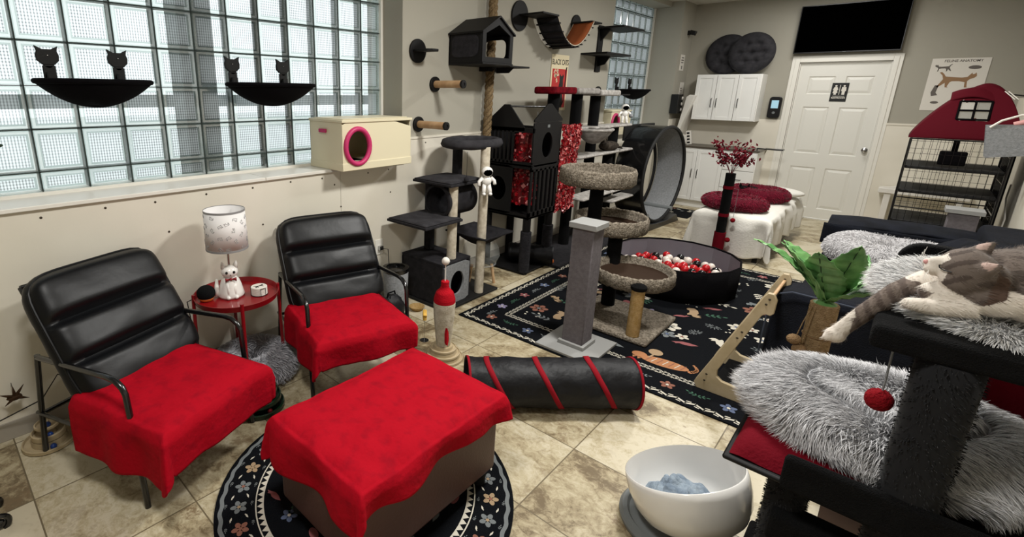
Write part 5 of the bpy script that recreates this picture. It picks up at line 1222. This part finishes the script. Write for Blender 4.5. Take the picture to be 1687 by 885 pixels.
# flower-topped black post
t = thing('flower_post', 'slim black scratching post with red bands and a red flower spray', 'cat scratcher', (-1.145, 5.48, 0))
M().lathe([(.17, 0), (.17, .02)], n=32).build('base', 'maroon_cloth', t)
M().lathe([(.042, .02), (.042, .88)], n=24).build('post', 'black_carpet', t)
for z0, z1, rr in ((.13, .30, .05), (.46, .49, .046), (.73, .76, .046)): M().lathe([(rr, z0), (rr, z1)], n=24).build('red_band', 'maroon_cloth', t)
b = M(); gq = random.Random(12)
stems = M()
for k in range(14):
    a = gq.uniform(0, 6.28); q = gq.uniform(.04, .17); zt = gq.uniform(1.0, 1.17); pts = [(0, 0, .86), (q*.3*math.cos(a), q*.3*math.sin(a), .95), (q*math.cos(a), q*math.sin(a), zt)]
    stems.tube(pts, .0016, 5)
    for j in range(26):
        f = gq.uniform(.35, 1.1); px = q*f*math.cos(a)+gq.uniform(-.045, .045); py = q*f*math.sin(a)+gq.uniform(-.03, .03); pz = .90+(zt-.90)*f+gq.uniform(-.02, .03); s = gq.uniform(.011, .018)
        d1 = Vector((gq.uniform(-1, 1), gq.uniform(-1, 1), gq.uniform(-1, 1))).normalized(); d2 = d1.orthogonal().normalized()
        p = Vector((px, py, pz)); b.add([tuple(p-d1*s*1.3), tuple(p+d2*s*.7+d1*s*.2), tuple(p+d1*s*1.3), tuple(p-d2*s*.7+d1*s*.2)], [(0, 1, 2, 3)])
stems.build('stems', 'flower_red', t); b.build('leaves', 'flower_red', t, smooth=False)
M().tube([(.05, -.02, .74), (.09, -.03, .74), (.09, -.03, .46)], .002, 5).build('toy_string', 'grey_plastic', t); M().sphere((.09, -.03, .44), .022, 12, 8, jit=.05).build('toy_pompom', 'pompom_red', t)
M().sphere((.075, -.03, .24), .024, 12, 8, jit=.05).build('toy_pompom', 'pompom_red', t)
# ================================================================ RIGHT SIDE
# sofa against the right wall
t = thing('sofa', 'navy-black fabric sofa seen from its near arm, behind the palm post', 'sofa', (-.36, 3.12, 0))
def soft(x0, x1, y0, y1, z0, z1, r=.05, amp=.008, seed=1, n=26, nm='body', m='navy_fabric', e=.16):
    b = M(); cx, cy, cz = (x0+x1)/2, (y0+y1)/2, (z0+z1)/2; hx, hy, hz = (x1-x0)/2, (y1-y0)/2, (z1-z0)/2
    def f(u, v):
        a = 2*math.pi*u; p = math.pi*(v-.5)
        ex = lambda q: math.copysign(abs(q)**e, q)
        X = cx+hx*ex(math.cos(a))*abs(math.cos(p))**e*1.0; Y = cy+hy*ex(math.sin(a))*abs(math.cos(p))**e; Z = cz+hz*ex(math.sin(p))
        k = amp*nz(X*6, Y*6, seed+Z*6); return (X+k, Y+k*.7, max(z0, Z+k))
    b.grid(f, n*4, n*2, True, False); return b.build(nm, m, t, ang=180)
soft(0, 1.06, .0, .26, .02, .61, nm='near_arm', e=.22); soft(.04, 1.05, 2.08, 2.36, .02, .60, nm='far_arm', e=.22, seed=4)
soft(.02, 1.06, .2, 2.14, .02, .28, nm='seat_base'); soft(.03, .80, .26, 1.18, .26, .40, nm='seat_cushion', e=.2, seed=3); soft(.03, .80, 1.17, 2.10, .26, .40, nm='seat_cushion', e=.2, seed=6)
soft(.82, 1.08, .05, 2.3, .25, .74, nm='back_rest', e=.22, seed=8)
b = M(); b.tube([(-.006, -.004, .03), (-.008, -.004, .3), (-.006, -.004, .5), (.02, -.006, .585), (.08, -.008, .612), (.3, -.008, .606), (.6, -.008, .6), (1.0, -.008, .6)], .005, 6); b.build('piping', 'navy_piping', t)
b = M(); b.grid(lambda u, v: (.02+1.0*u, 1.94+.44*v, .60+.03*math.sin(math.pi*v)+.012*nz(u*6, v*3, 2)+.02*math.sin(math.pi*u)), 40, 20); b.grid(lambda u, v: (.0+1.02*u, 1.94-.02*v+.0, .615-.16*v+.01*nz(u*8, v*4, 1)), 40, 8)
o = b.build('throw_blanket', 'navy_fabric', loc=(-.36, 3.12, .012), ang=180, solid=.012); tag(o, 'dark navy blanket spread over the far arm of the sofa', 'blanket')
fur_donut('pet_bed', 'pale grey plush donut bed on the navy sofa', 'pet bed', (.05, 4.86, .41), .24, .13, .19, 10000, .020, .004, (.45, .44, .45), (.82, .81, .82), seed=21)
b = M(); b.grid(lambda u, v: (.24+.34*u+.02*math.sin(v*5), 4.1+.75*v, .60+.15*math.sin(math.pi*min(1, u*1.1))*math.sin(math.pi*v)**.5+.015*nz(u*5, v*6, 4)), 30, 40)
o = b.build('throw_blanket', 'navy_fabric', ang=180, solid=.012); tag(o, 'dark bunched blanket at the sofa back by the right wall', 'blanket')
# plywood frame
t = thing('plywood_frame', 'slanted plywood side frames with a rod, standing on the rug', 'cat climber', (-.36, 2.9, .0093))
OUT = [(-.583, .0), (-.60, .03), (-.59, .06), (-.366, .617), (-.352, .64), (-.326, .64), (-.310, .61), (-.312, .54), (-.325, .525), (-.345, .527), (-.358, .515), (-.50, .14), (-.498, .105), (-.47, .085), (-.22, .06), (-.22, 0)]
for yy in (0, .40):
    pn = M().prism(OUT, lambda u, v, w_: (u+.36, yy+w_, v), -.012, .012).build('side_frame', 'plywood', t, bevel=.003)
    b = M(); [b.lathe([(.006, -.0135), (.004, -.015)], (u+.36, yy, v), n=10, ax='y') for u, v in ((-.55, .06), (-.545, .10), (-.44, .36), (-.425, .40), (-.35, .58), (-.34, .61))]; b.build('bolt', 'screw', pn)
for (u, v) in ((-.34, .60), (-.35, .575)): M().cyl((u+.36, .012, v), (u+.36, .388, v), .008).build('rod', 'beech', t)
M().box(-.16, .10, .012, .388, .03, .045).build('cross_board', 'black_carpet', t)
# palm scratching post
t = thing('palm_post', 'jute palm-tree scratching post with green fabric leaves', 'cat scratcher', (-.115, 2.50, 0)); t.scale = (1.13, 1.13, .905)
M().lathe([(.10, 0), (.10, .02)], n=36).build('base', 'jute', t)
M().lathe(wrap([(.043, 0), (.041, 1)], .02, .875), n=30).build('jute_trunk', 'jute', t, ang=180)
def palm_leaf(az, L_, wd_, up, droop, mt='leaf_green', sw=0):
    b = M(); c, s = math.cos(az), math.sin(az); N = 16
    def f(u, v):
        q = u; r_ = L_*q*(1-.12*q); h = up*q-droop*q*q; ww = wd_*math.sin(math.pi*min(1, q*.93+.07)**.8)*(1+.05*math.sin(q*60))
        k = (v-.5)*2*ww/2; z = .88+h+abs(v-.5)*2*ww*.22+.004*math.sin(q*40+abs(v-.5)*6)
        return (c*r_-s*k+sw*q*q*-s, s*r_+c*k+sw*q*q*c, z)
    b.grid(f, 26, 9); lf = b.build('leaf', mt, t, ang=180, solid=.0012)
    M().tube([tuple(Vector(f(q, .5))+Vector((0, -.001, .001))) for q in np.linspace(0, .95, 12)], .0014, 5).build('vein', 'leaf_dark', lf)
for az, L_, wd_, up, dr in ((200, .17, .085, .24, .06), (250, .13, .10, .22, .03), (300, .12, .10, .26, .03), (-15, .21, .10, .15, .07), (150, .20, .07, .26, .12), (10, .17, .09, .2, .1), (60, .16, .09, .22, .08), (175, .26, .05, .30, .17)): palm_leaf(R(az), L_*1.1, wd_*1.3, up*1.3, dr)
M().lathe([(.041, .870), (.022, .884), (.004, .888)], n=20).build('crown', 'leaf_green', t)
M().tube([(-.03, -.035, .86), (-.045, -.04, .78), (-.055, -.043, .70)], .002, 5).tube([(-.02, -.04, .86), (-.03, -.045, .74), (-.035, -.05, .665)], .002, 5).build('string', 'jute', t)
for (x, z) in ((-.058, .695), (-.038, .655)): M().sphere((x, -.052, z), .023, 16, 12, jit=.03).build('jute_ball', 'jute_ball', t)
M().tube([(.0435*math.cos(a), .0435*math.sin(a), .72) for a in np.linspace(0, 6.28, 24)[:-1]], .003, 6, closed=True).build('band', 'jute_ball', t)
# wire crate with tent
t = thing('wire_crate', 'tall black wire pet crate with shelves by the right wall', 'crate', (0.0, 6.4, 0)); CW, CDp, CH = .62, .62, 1.24
b = M()
for (x, y) in ((0, 0), (CW, 0), (0, CDp), (CW, CDp)): b.cyl((x, y, 0), (x, y, CH), .010)
for z in (.03, .62, CH):
    for (p, q) in (((0, 0), (CW, 0)), ((CW, 0), (CW, CDp)), ((CW, CDp), (0, CDp)), ((0, CDp), (0, 0))): b.cyl((p[0], p[1], z), (q[0], q[1], z), .006, n=8)
b.build('frame', 'black_metal', t)
def wirepanel(p, q, nm='wire_panel'):
    b = M(); P_, Q = Vector((*p, 0)), Vector((*q, 0)); n = 13
    for i in range(1, n): c = P_.lerp(Q, i/n); b.tube([(c.x, c.y, .03), (c.x, c.y, CH)], .0019, 4, cap=False)
    for z in np.arange(.12, CH, .11): b.tube([(P_.x, P_.y, z), (Q.x, Q.y, z)], .0019, 4, cap=False)
    b.build(nm, 'black_metal', t)
wirepanel((0, 0), (CW, 0)); wirepanel((0, CDp), (CW, CDp)); wirepanel((0, 0), (0, CDp)); wirepanel((CW, 0), (CW, CDp))
for z in (.97, .75, .47): M().box(.01, CW-.01, .01, CDp-.01, z, z+.028).build('shelf', 'black_matte', t, bevel=.006)
M().box(CW+.004, CW+.02, 0, CDp, .3, 1.2).build('fabric_side', 'black_fabric', t)
t2 = thing('cage_pouch', 'small black pouch hanging inside the wire crate top', 'pouch', (.29, 6.44, 1.02)); M().box(-.085, .085, 0, .08, 0, .12).build('pouch_body', 'black_fabric', t2, bevel=.01); M().box(-.02, .02, .03, .035, .12, .22).build('strap', 'black_fabric', t2)
t = thing('pet_tent', 'dark red dome pet tent with a cross-barred window, on the crate', 'pet tent', (.31, 6.7, 1.247))
def dome(u, v):
    x = -.33+.66*u; a = math.pi*v; prof = max(0, 1-abs(2*u-1.0)**2.3)**.62
    return x
b = M()
def fr(u):   # front outline height at across-position u
    q = u/.6*.5 if u < .6 else .5+(u-.6)/.4*.5
    return .005+.455*max(0, 1-abs(2*q-1)**(1.45 if u < .6 else 2.2))**.85
holeU = (.40, .68); holeZ = (.17, .32)
NU, NV = 40, 20
def fpt(u, v): x = -.33+.66*u; z = fr(u)*v; return (x, -.30+.22*(z/.46)**1.4, z)
vid = {}
for i in range(NU):
    for j in range(NV):
        c = fpt((i+.5)/NU, (j+.5)/NV)
        if holeU[0]-.5 < c[0]/.66 < holeU[1]-.5 and holeZ[0] < c[2] < holeZ[1]: continue
        b.add([fpt(i/NU, j/NV), fpt((i+1)/NU, j/NV), fpt((i+1)/NU, (j+1)/NV), fpt(i/NU, (j+1)/NV)], [(0, 1, 2, 3)])
b.grid(lambda u, v: (-.33+.66*u, (-.30+.22*(fr(u)/.46)**1.4)*(1-v)+(.30-.22*(fr(u)/.46)**1.4)*v, fr(u)+.012*math.sin(math.pi*v)), 40, 12)
b.weld().build('tent_fabric', 'tent_red', t, ang=60, solid=.004)
x0, x1, z0, z1 = (holeU[0]-.5)*.66, (holeU[1]-.5)*.66, holeZ[0], holeZ[1]
yw = lambda z: -.30+.22*(z/.46)**1.4-.006
b = M(); cxw, czw = (x0+x1)/2, (z0+z1)/2
for (p, q) in (((x0, z0), (x1, z0)), ((x0, z1), (x1, z1)), ((x0, z0), (x0, z1)), ((x1, z0), (x1, z1)), ((cxw, z0), (cxw, z1)), ((x0, czw), (x1, czw))): b.tube([(p[0], yw(p[1]), p[1]), (q[0], yw(q[1]), q[1])], .008, 6)
b.build('window_bars', 'black_fabric', t)
M().add([(x0, yw(z0)+.01, z0), (x1, yw(z0)+.01, z0), (x1, yw(z1)+.01, z1), (x0, yw(z1)+.01, z1)], [(0, 1, 2, 3)]).build('mesh_window', 'acrylic', t)
b = M(); b.grid(lambda u, v: (-.13+.26*u, -.165+.07*v+.0, .355+.075*v-.04*abs(2*u-1)**2+.01*math.sin(math.pi*v)), 20, 8); b.build('rolled_flap', 'tent_red', t, solid=.012, ang=180)
for s in (1,):
    for k in (0, .02): M().tube([(s*.17+k, -.12, .405), (s*.235+k, -.16, .34)], .0035, 6).build('white_trim', 'paper', t)
M().cyl((.15, -.06, .39), (.36, -.06, .36), .006).build('tent_pole', 'black_metal', t)
# white ramp thing behind crate
t = thing('white_ramp', 'white plastic ramp rail seen through the wire crate', 'ramp', (0, 8.2, .0))
M().box(-.16, .60, -.02, .16, .48, .54).box(-.10, -.04, .0, .12, 0, .48).box(.50, .56, .0, .12, 0, .48).build('ramp_body', 'white_plastic', t, bevel=.006)
M(TR((0, 0, .0))).prism([(-.14, .54), (.20, .63), (.56, .63), (.58, .54)], lambda u, v, w_: (u, w_, v), 0, .03).build('side_guard', 'white_plastic', t, bevel=.004)
# small grey post in front of the crate
t = thing('scratching_post', 'short grey carpet scratching post with flat cap before the crate', 'cat scratcher', (.42, 5.92, 0))
M().box(-.12, .12, -.12, .12, 0, .02).build('base_plate', 'grey_paint', t); M().box(-.085, .085, -.075, .075, .02, .70).build('post', 'grey_fabric', t, bevel=.006); M().box(-.11, .11, -.09, .09, .70, .735).build('cap', 'grey_paint', t, bevel=.003)
# felt bag on the right wall
t = thing('felt_bag', 'grey felt hanging bag with white handle on the right wall', 'bag', (.40, 6.0, 1.14))
b = M(); b.prism([(0.04, .0), (.0, .25), (.34, .27), (.34, .05)], lambda u, v, w_: (u, w_, v), 0, .004); b.prism([(.04, 0), (.34, .05), (.34, .17)], lambda u, v, w_: (u, -.006+w_, v), 0, .006); b.prism([(0.04, .0), (.0, .25), (.34, .27), (.34, .05)], lambda u, v, w_: (u, .12+w_, v), 0, .004); b.build('felt_body', 'felt_grey', t)
M().tube([(.02, .0, .235), (.07, -.01, .29), (.16, -.01, .335), (.24, .0, .32), (.335, .02, .33)], .008, 8).build('handle', 'white_plastic', t)
M().tube([(.14, .05, .26), (.22, .04, .29), (.30, .04, .30)], [.02, .026, .02], 10).build('pink_lining', 'skin_pink', t)
tag(M().tube([(.712, 6.9, .85), (.69, 6.7, .75), (.70, 6.5, .60), (.69, 6.45, .45), (.70, 6.35, .3), (.70, 6.2, .01)], .006, 6).build('white_cable', 'white_plastic'), 'white cable running down the right wall beside the crate', 'cable')
# ---- white bowl chair
t = thing('cat_bowl_bed', 'large white tilted bowl cat bed on a grey ring base', 'cat bed', (-.310, 1.85, 0))
M().lathe([(.17, 0), (.19, .006), (.192, .02), (.182, .034), (.165, .036), (.155, .024), (.14, .026), (.10, .045), (.09, .03), (.09, 0)], (-.05, -.035, 0), n=52, capA=False, capB=False).build('ring_base', 'grey_plastic', t)
M().lathe([(.10, .045), (.12, .048), (.125, .058), (.105, .06)], (-.03, -.02, 0), n=52, capA=False, capB=False).build('swivel_ring', 'dark_plastic', t)
BT = TR((.012-.018, -.04, .150), rx=R(-5), ry=R(-22)) 
prof = [(.004, -.118), (.07, -.110), (.13, -.085), (.175, -.045), (.197, .0), (.205, .05), (.206, .09), (.203, .118), (.199, .120), (.198, .09), (.196, .05), (.188, .003), (.166, -.04), (.122, -.076), (.065, -.10), (.004, -.107)]
M(BT).lathe(prof, n=72, capA=False, capB=False).build('bowl_shell', 'white_ceramic', t, ang=60)
b = M(BT)
def bl(u, v):
    a = 2*math.pi*u; q = v; rr = .145*q*(1+.12*nz(math.cos(a)*2, math.sin(a)*2, 3)); x, y = -.05+rr*math.cos(a), .03+rr*math.sin(a)*.9
    h = -.012+.045*(1-q*q)+.018*abs(nz(x*14, y*14, 1))*2+.010*math.sin(x*95+5*nz(x*12, y*12, 5))*(1-q*.5)+.012*abs(nz(x*38, y*38, 4))
    return (x, y, h-.045*q**3)
b.grid(bl, 110, 44, True, False); o = b.build('blanket', 'grey_cloth', loc=(-.310, 1.85, 0), ang=180, solid=.01); tag(o, 'crumpled blue-grey blanket lying inside the white bowl bed', 'blanket')
tag(M().box(.03, .32, 2.10, 2.40, 0, .02).build('scratch_pad', 'dark_brown', bevel=.004), 'brown flat scratch pad on the tiles beneath the near cat tree', 'scratch pad')
# ---- foreground cat tree
t = thing('cat_tree', 'large black carpet cat tree in the right foreground', 'cat tree', (0, 1.4, 0))
def shag(x0, x1, y0, y1, z0, z1, nm, r=.012):
    return M().box(x0, x1, y0, y1, z0, z1).build(nm, 'black_carpet', t, bevel=r)
shag(.02, .60, -.035, .45, 1.085, 1.138, 'upper_platform'); 
M().prism(rrect(.035, .58, 0, .105, .05, 6), lambda u, v, w_: (u, w_, 1.12+v), .44, .47).build('platform_back', 'black_carpet', t, bevel=.005)
def fuzzy_post(cx, cy, r_, z0, z1, nm='post', seed=1):
    b = M(); b.col = (.012, .012, .013, 1); b.lathe([(r_, z0+(z1-z0)*k/12) for k in range(13)], (cx, cy, 0), n=30)
    g = np.random.default_rng(seed); n = 5000; a = g.uniform(0, 6.283, n); z = g.uniform(z0, z1, n)
    Nn = np.stack([np.cos(a), np.sin(a), 0*a], 1); Pp = np.stack([cx+r_*np.cos(a), cy+r_*np.sin(a), z], 1)
    tufts(b, Pp, Nn, .007, .0022, (.010, .010, .011), (.018, .018, .019), lean=.3, grav=.5, seed=seed)
    b.build(nm, 'fur', t, ang=180)
fuzzy_post(.148, .018, .052, 0, 1.086, seed=2); fuzzy_post(-.05, .06, .043, 0, .69, seed=3); fuzzy_post(.5, .42, .045, 0, 1.076, seed=4); fuzzy_post(-.05, .50, .043, 0, .69, seed=5)
M().box(-.19, .58, -.03, .62, .672, .686).build('lower_tray', 'black_wood', t, bevel=.006)
shag(-.065, .60, -.045, -.02, .67, .765, 'cradle_side'); shag(-.07, .60, -.02, .06, .49, .575, 'cross_bar')
shag(-.15, .6, -.1, .62, 0, .04, 'base')
M().tube([(.063, .05, 1.076), (.066, .05, .95)], .0022, 6).build('toy_string', 'felt_grey', t)
M().sphere((.064, .05, .937), .0255, 24, 18, jit=.03).build('red_pompom', 'pompom_red', t, ang=180)
shag(.56, .60, .0, .62, .0, .69, 'side_post')
b = M(); b.grid(lambda u, v: (-.178+.32*u, 1.385+.56*v, .689+.048*(1-(2*u-1)**10)*(1-(2*v-1)**10)+.006*nz(u*5, v*5, 3)), 40, 40); b.box(-.175, .14, 1.39, 1.94, .687, .692)
tag(b.build('red_cushion', 'maroon_cloth', ang=180), 'dark red flat cushion under the shaggy bed on the near cat tree', 'cushion')
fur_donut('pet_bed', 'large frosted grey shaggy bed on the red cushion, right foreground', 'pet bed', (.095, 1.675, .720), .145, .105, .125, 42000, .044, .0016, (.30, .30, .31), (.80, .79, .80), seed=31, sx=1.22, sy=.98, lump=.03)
b = M(); b.grid(lambda u, v: (.20+.52*u, 2.06+.02*math.sin(u*14)+.01*math.sin(u*31), 1.03-.72*v), 50, 30)
o = b.build('throw_blanket', 'maroon_cloth', ang=180, solid=.01); tag(o, 'dark maroon blanket hanging behind the near cat tree at right', 'blanket')
tag(M().cyl((.16, 2.06, 1.04), (.735, 2.06, 1.04), .008).build('curtain_rail', 'black_metal'), 'thin black rail carrying the maroon blanket', 'rail')
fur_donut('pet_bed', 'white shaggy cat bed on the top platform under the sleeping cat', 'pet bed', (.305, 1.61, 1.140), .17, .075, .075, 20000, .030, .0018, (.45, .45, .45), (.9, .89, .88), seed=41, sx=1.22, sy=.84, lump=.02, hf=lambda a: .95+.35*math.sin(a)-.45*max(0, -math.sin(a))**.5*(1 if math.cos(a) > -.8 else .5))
# ---- the cat
HC = Vector((.136, 1.50, 1.247)); dv = (HC-Vector((0, 0, 1.6))).normalized(); rv_ = dv.cross(Vector((0, 0, 1))).normalized(); uv_ = rv_.cross(dv)
def vw(a, b_, c): return (rv_*a+uv_*b_-dv*c)
mv = vw(-.91, .14, .38).normalized(); Lv = vw(.20, -.56, .78); Lv = (Lv-mv*Lv.dot(mv)).normalized(); Cv = mv.cross(Lv).normalized()
if Cv.z < 0: Cv = -Cv
HM = Matrix(((mv.x, Lv.x, Cv.x, HC.x), (mv.y, Lv.y, Cv.y, HC.y), (mv.z, Lv.z, Cv.z, HC.z), (0, 0, 0, 1)))
b = M()
b.sphere((.33, 1.64, 1.225), (.16, .092, .088), 32, 20); b.sphere((.46, 1.67, 1.215), (.12, .10, .085), 28, 18); b.sphere((.22, 1.58, 1.215), (.10, .085, .075), 28, 18); b.sphere((.155, 1.54, 1.20), (.062, .062, .048), 24, 16); b.sphere((.165, 1.495, 1.196), (.072, .040, .034), 24, 14); b.sphere((.115, 1.485, 1.190), (.043, .032, .028), 20, 12); b.sphere((.23, 1.52, 1.20), (.06, .05, .042), 20, 12)
b.tube([(.14, 1.58, 1.20), (.085, 1.55, 1.19), (.045, 1.505, 1.168), (.005, 1.475, 1.118), (-.022, 1.465, 1.075), (-.034, 1.462, 1.055)], [.034, .029, .023, .0185, .0165, .017], 14)
b.sphere((-.036, 1.459, 1.050), (.021, .019, .018), 16, 12)
for q in (-1, 0, 1): b.sphere((-.050, 1.457+q*.009, 1.043), (.0085, .0075, .0085), 10, 8)
b.tube([(.16, 1.47, 1.178), (.105, 1.452, 1.168), (.078, 1.450, 1.166)], [.021, .017, .016], 12); b.sphere((.072, 1.450, 1.166), (.020, .018, .014), 14, 10)
b.tube([(.55, 1.72, 1.19), (.60, 1.62, 1.18), (.58, 1.54, 1.178)], [.024, .02, .014], 10)
b.T = HM
b.sphere((0, 0, 0), (.047, .050, .043), 28, 18); b.sphere((-.03, 0, -.012), (.045, .045, .04), 24, 16)
for s in (-1, 1):
    b.sphere((.010, s*.027, -.014), (.030, .028, .024), 20, 14); b.sphere((.049, s*.0095, -.015), (.0165, .013, .0115), 16, 12)
    b.tube([(-.004, s*.028, .025), (-.010, s*.034, .042), (-.016, s*.039, .058)], [.019, .012, .002], 12)
b.sphere((.040, 0, -.004), (.024, .016, .016), 16, 12); b.sphere((.044, 0, -.026), (.014, .012, .009), 14, 10)
b.T = Matrix()
raw = b.build('tmp', 'fur', smooth=False)
md = raw.modifiers.new('r', 'REMESH'); md.mode = 'VOXEL'; md.voxel_size = .0032; md2 = raw.modifiers.new('s', 'SMOOTH'); md2.iterations = 4; md2.factor = .6
dg = bpy.context.evaluated_depsgraph_get(); me = bpy.data.meshes.new_from_object(raw.evaluated_get(dg)); bpy.data.objects.remove(raw)
V = np.empty(len(me.vertices)*3); me.vertices.foreach_get('co', V); V = V.reshape(-1, 3)
NV_ = np.array([tuple(v.normal) for v in me.vertices])
Hi = HM.inverted()
GREY = np.array((.135, .108, .092)); DARK = np.array((.055, .042, .036)); WHT = np.array((.66, .60, .53)); PNK = np.array((.40, .29, .25)); BRN = np.array((.085, .055, .042))
def catcol(p):
    x, y, z = p; h = Hi @ Vector(p); n = nz(x*40, y*40, z*40); n2 = nz(x*14, y*14, z*14)
    inhead = h.length < .078 and h.x > -.055 and z > 1.19 or (h.z > .03 and h.length < .1)
    if inhead:
        if h.x > .036 and h.z < -.001+.3*abs(n)*.02: return WHT
        if h.z < -.024-.01*n2: return WHT
        if h.x > .03 and abs(h.y) < .008+(.045-h.z)*.12 and h.z < .02: return WHT*.95
        if h.z > .040 and abs(h.y) > .022 and h.x > -.006-(h.z-.04)*.25: return PNK
        if h.x < -.03 and h.y > .02: return BRN
        st = math.sin(h.y*210+6*n2)*math.sin(h.x*60) ; c = GREY*(1+.12*n) if st < .35 else DARK*1.4
        return c
    if x < .105 and z < 1.20 and not (y < 1.458 and x > .05):
        d_ = (.1-x)
        if x < -.012 - .006*n: return WHT
        st = math.sin(x*230+z*120+3*n2); base_ = GREY*1.35
        return base_ if st > -.1 else DARK*1.9
    if x < .27+.02*n2 and z < 1.222+.01*n2-.05*max(0, x-.17) and y < 1.545: return WHT
    if x < .115: return WHT
    st = math.sin((x*55)+(z*60)+5*n2); return GREY*(.95+.2*n) if st > -.35 else GREY*.62
C = np.array([catcol(p) for p in V])
b = M(); b.v = [tuple(p) for p in V]; b.f = [tuple(p.vertices) for p in me.polygons]; b.m = [0]*len(b.f); b.c = [tuple(c)+(1,) for c in C]
g = np.random.default_rng(9); idx = g.choice(len(V), 17000)
hh = np.array([(Hi @ Vector(V[i])) for i in idx]); face = (np.linalg.norm(hh, axis=1) < .07) & (hh[:, 0] > .025)
sw = np.tile(np.array([.9, .25, -.35]), (len(idx), 1)); arm = V[idx][:, 0] < .1; sw[arm] = np.array([-.8, -.2, -.7]); sw -= (sw*NV_[idx]).sum(1)[:, None]*NV_[idx]
L_ = np.where(face, .0035, np.where(hh[:, 2] > .03, .006, .010))
def tuft_col(b, P_, N_, L, W, C_, swirl, seed):
    g = np.random.default_rng(seed); n = len(P_)
    rv = g.normal(size=(n, 3)); rv -= (rv*N_).sum(1)[:, None]*N_; rv /= np.linalg.norm(rv, axis=1)[:, None]+1e-9
    d1 = N_*.55+swirl*1.3+rv*.3; d1 /= np.linalg.norm(d1, axis=1)[:, None]; side = np.cross(d1, N_); side /= np.linalg.norm(side, axis=1)[:, None]+1e-9
    ln = (L*g.uniform(.6, 1.3, n))[:, None]; a = P_-side*W/2-N_*.001; c = P_+side*W/2-N_*.001; tip = P_+d1*ln
    k = len(b.v); b.v.extend(map(tuple, np.stack([a, c, tip], 1).reshape(-1, 3))); cc = C_*g.uniform(.85, 1.2, n)[:, None]
    b.c.extend([tuple(q)+(1,) for q in np.repeat(cc, 3, 0)]); b.f.extend([(k+3*i, k+3*i+1, k+3*i+2) for i in range(n)]); b.m += [0]*n
tuft_col(b, V[idx], NV_[idx], L_, .0013, C[idx], sw, 4)
CT = thing('sleeping_cat', 'grey tabby and white cat asleep, one foreleg hanging over the edge', 'cat', (0, 0, 0))
CT.location = (.3, 1.6, 1.14)
off = Vector(CT.location); b.v = [(p[0]-off.x, p[1]-off.y, p[2]-off.z) for p in b.v]
b.build('body', 'fur', CT, ang=180)
HM2 = Matrix.Translation(-off) @ HM
b = M(HM2); b.sphere((.0635, 0, -.008), (.0045, .0062, .0045), 12, 8); b.build('nose', 'skin_pink', CT)
b = M(HM2)
for s in (-1, 1): b.tube([(.0500, s*.017, .004), (.0485, s*.022, .001), (.0435, s*.030, .003), (.035, s*.038, .009)], .0011, 6)
b.tube([(.060, 0, -.013), (.060, 0, -.018)], .0009, 5); b.tube([(.0565, -.012, -.024), (.0605, -.005, -.021), (.0605, 0, -.018), (.0605, .005, -.021), (.0565, .012, -.024)], .0011, 5)
b.build('closed_eyes_and_mouth', 'print_black', CT)
b = M(HM2)
for s in (-1, 1):
    for k in range(5): b.tube([(.056, s*.012, -.013-.002*k), (.062, s*.035, -.011-.004*k), (.056, s*.058, -.008-.008*k)], .00035, 4)
b.build('whiskers', 'paper', CT); CT.location.z += .008
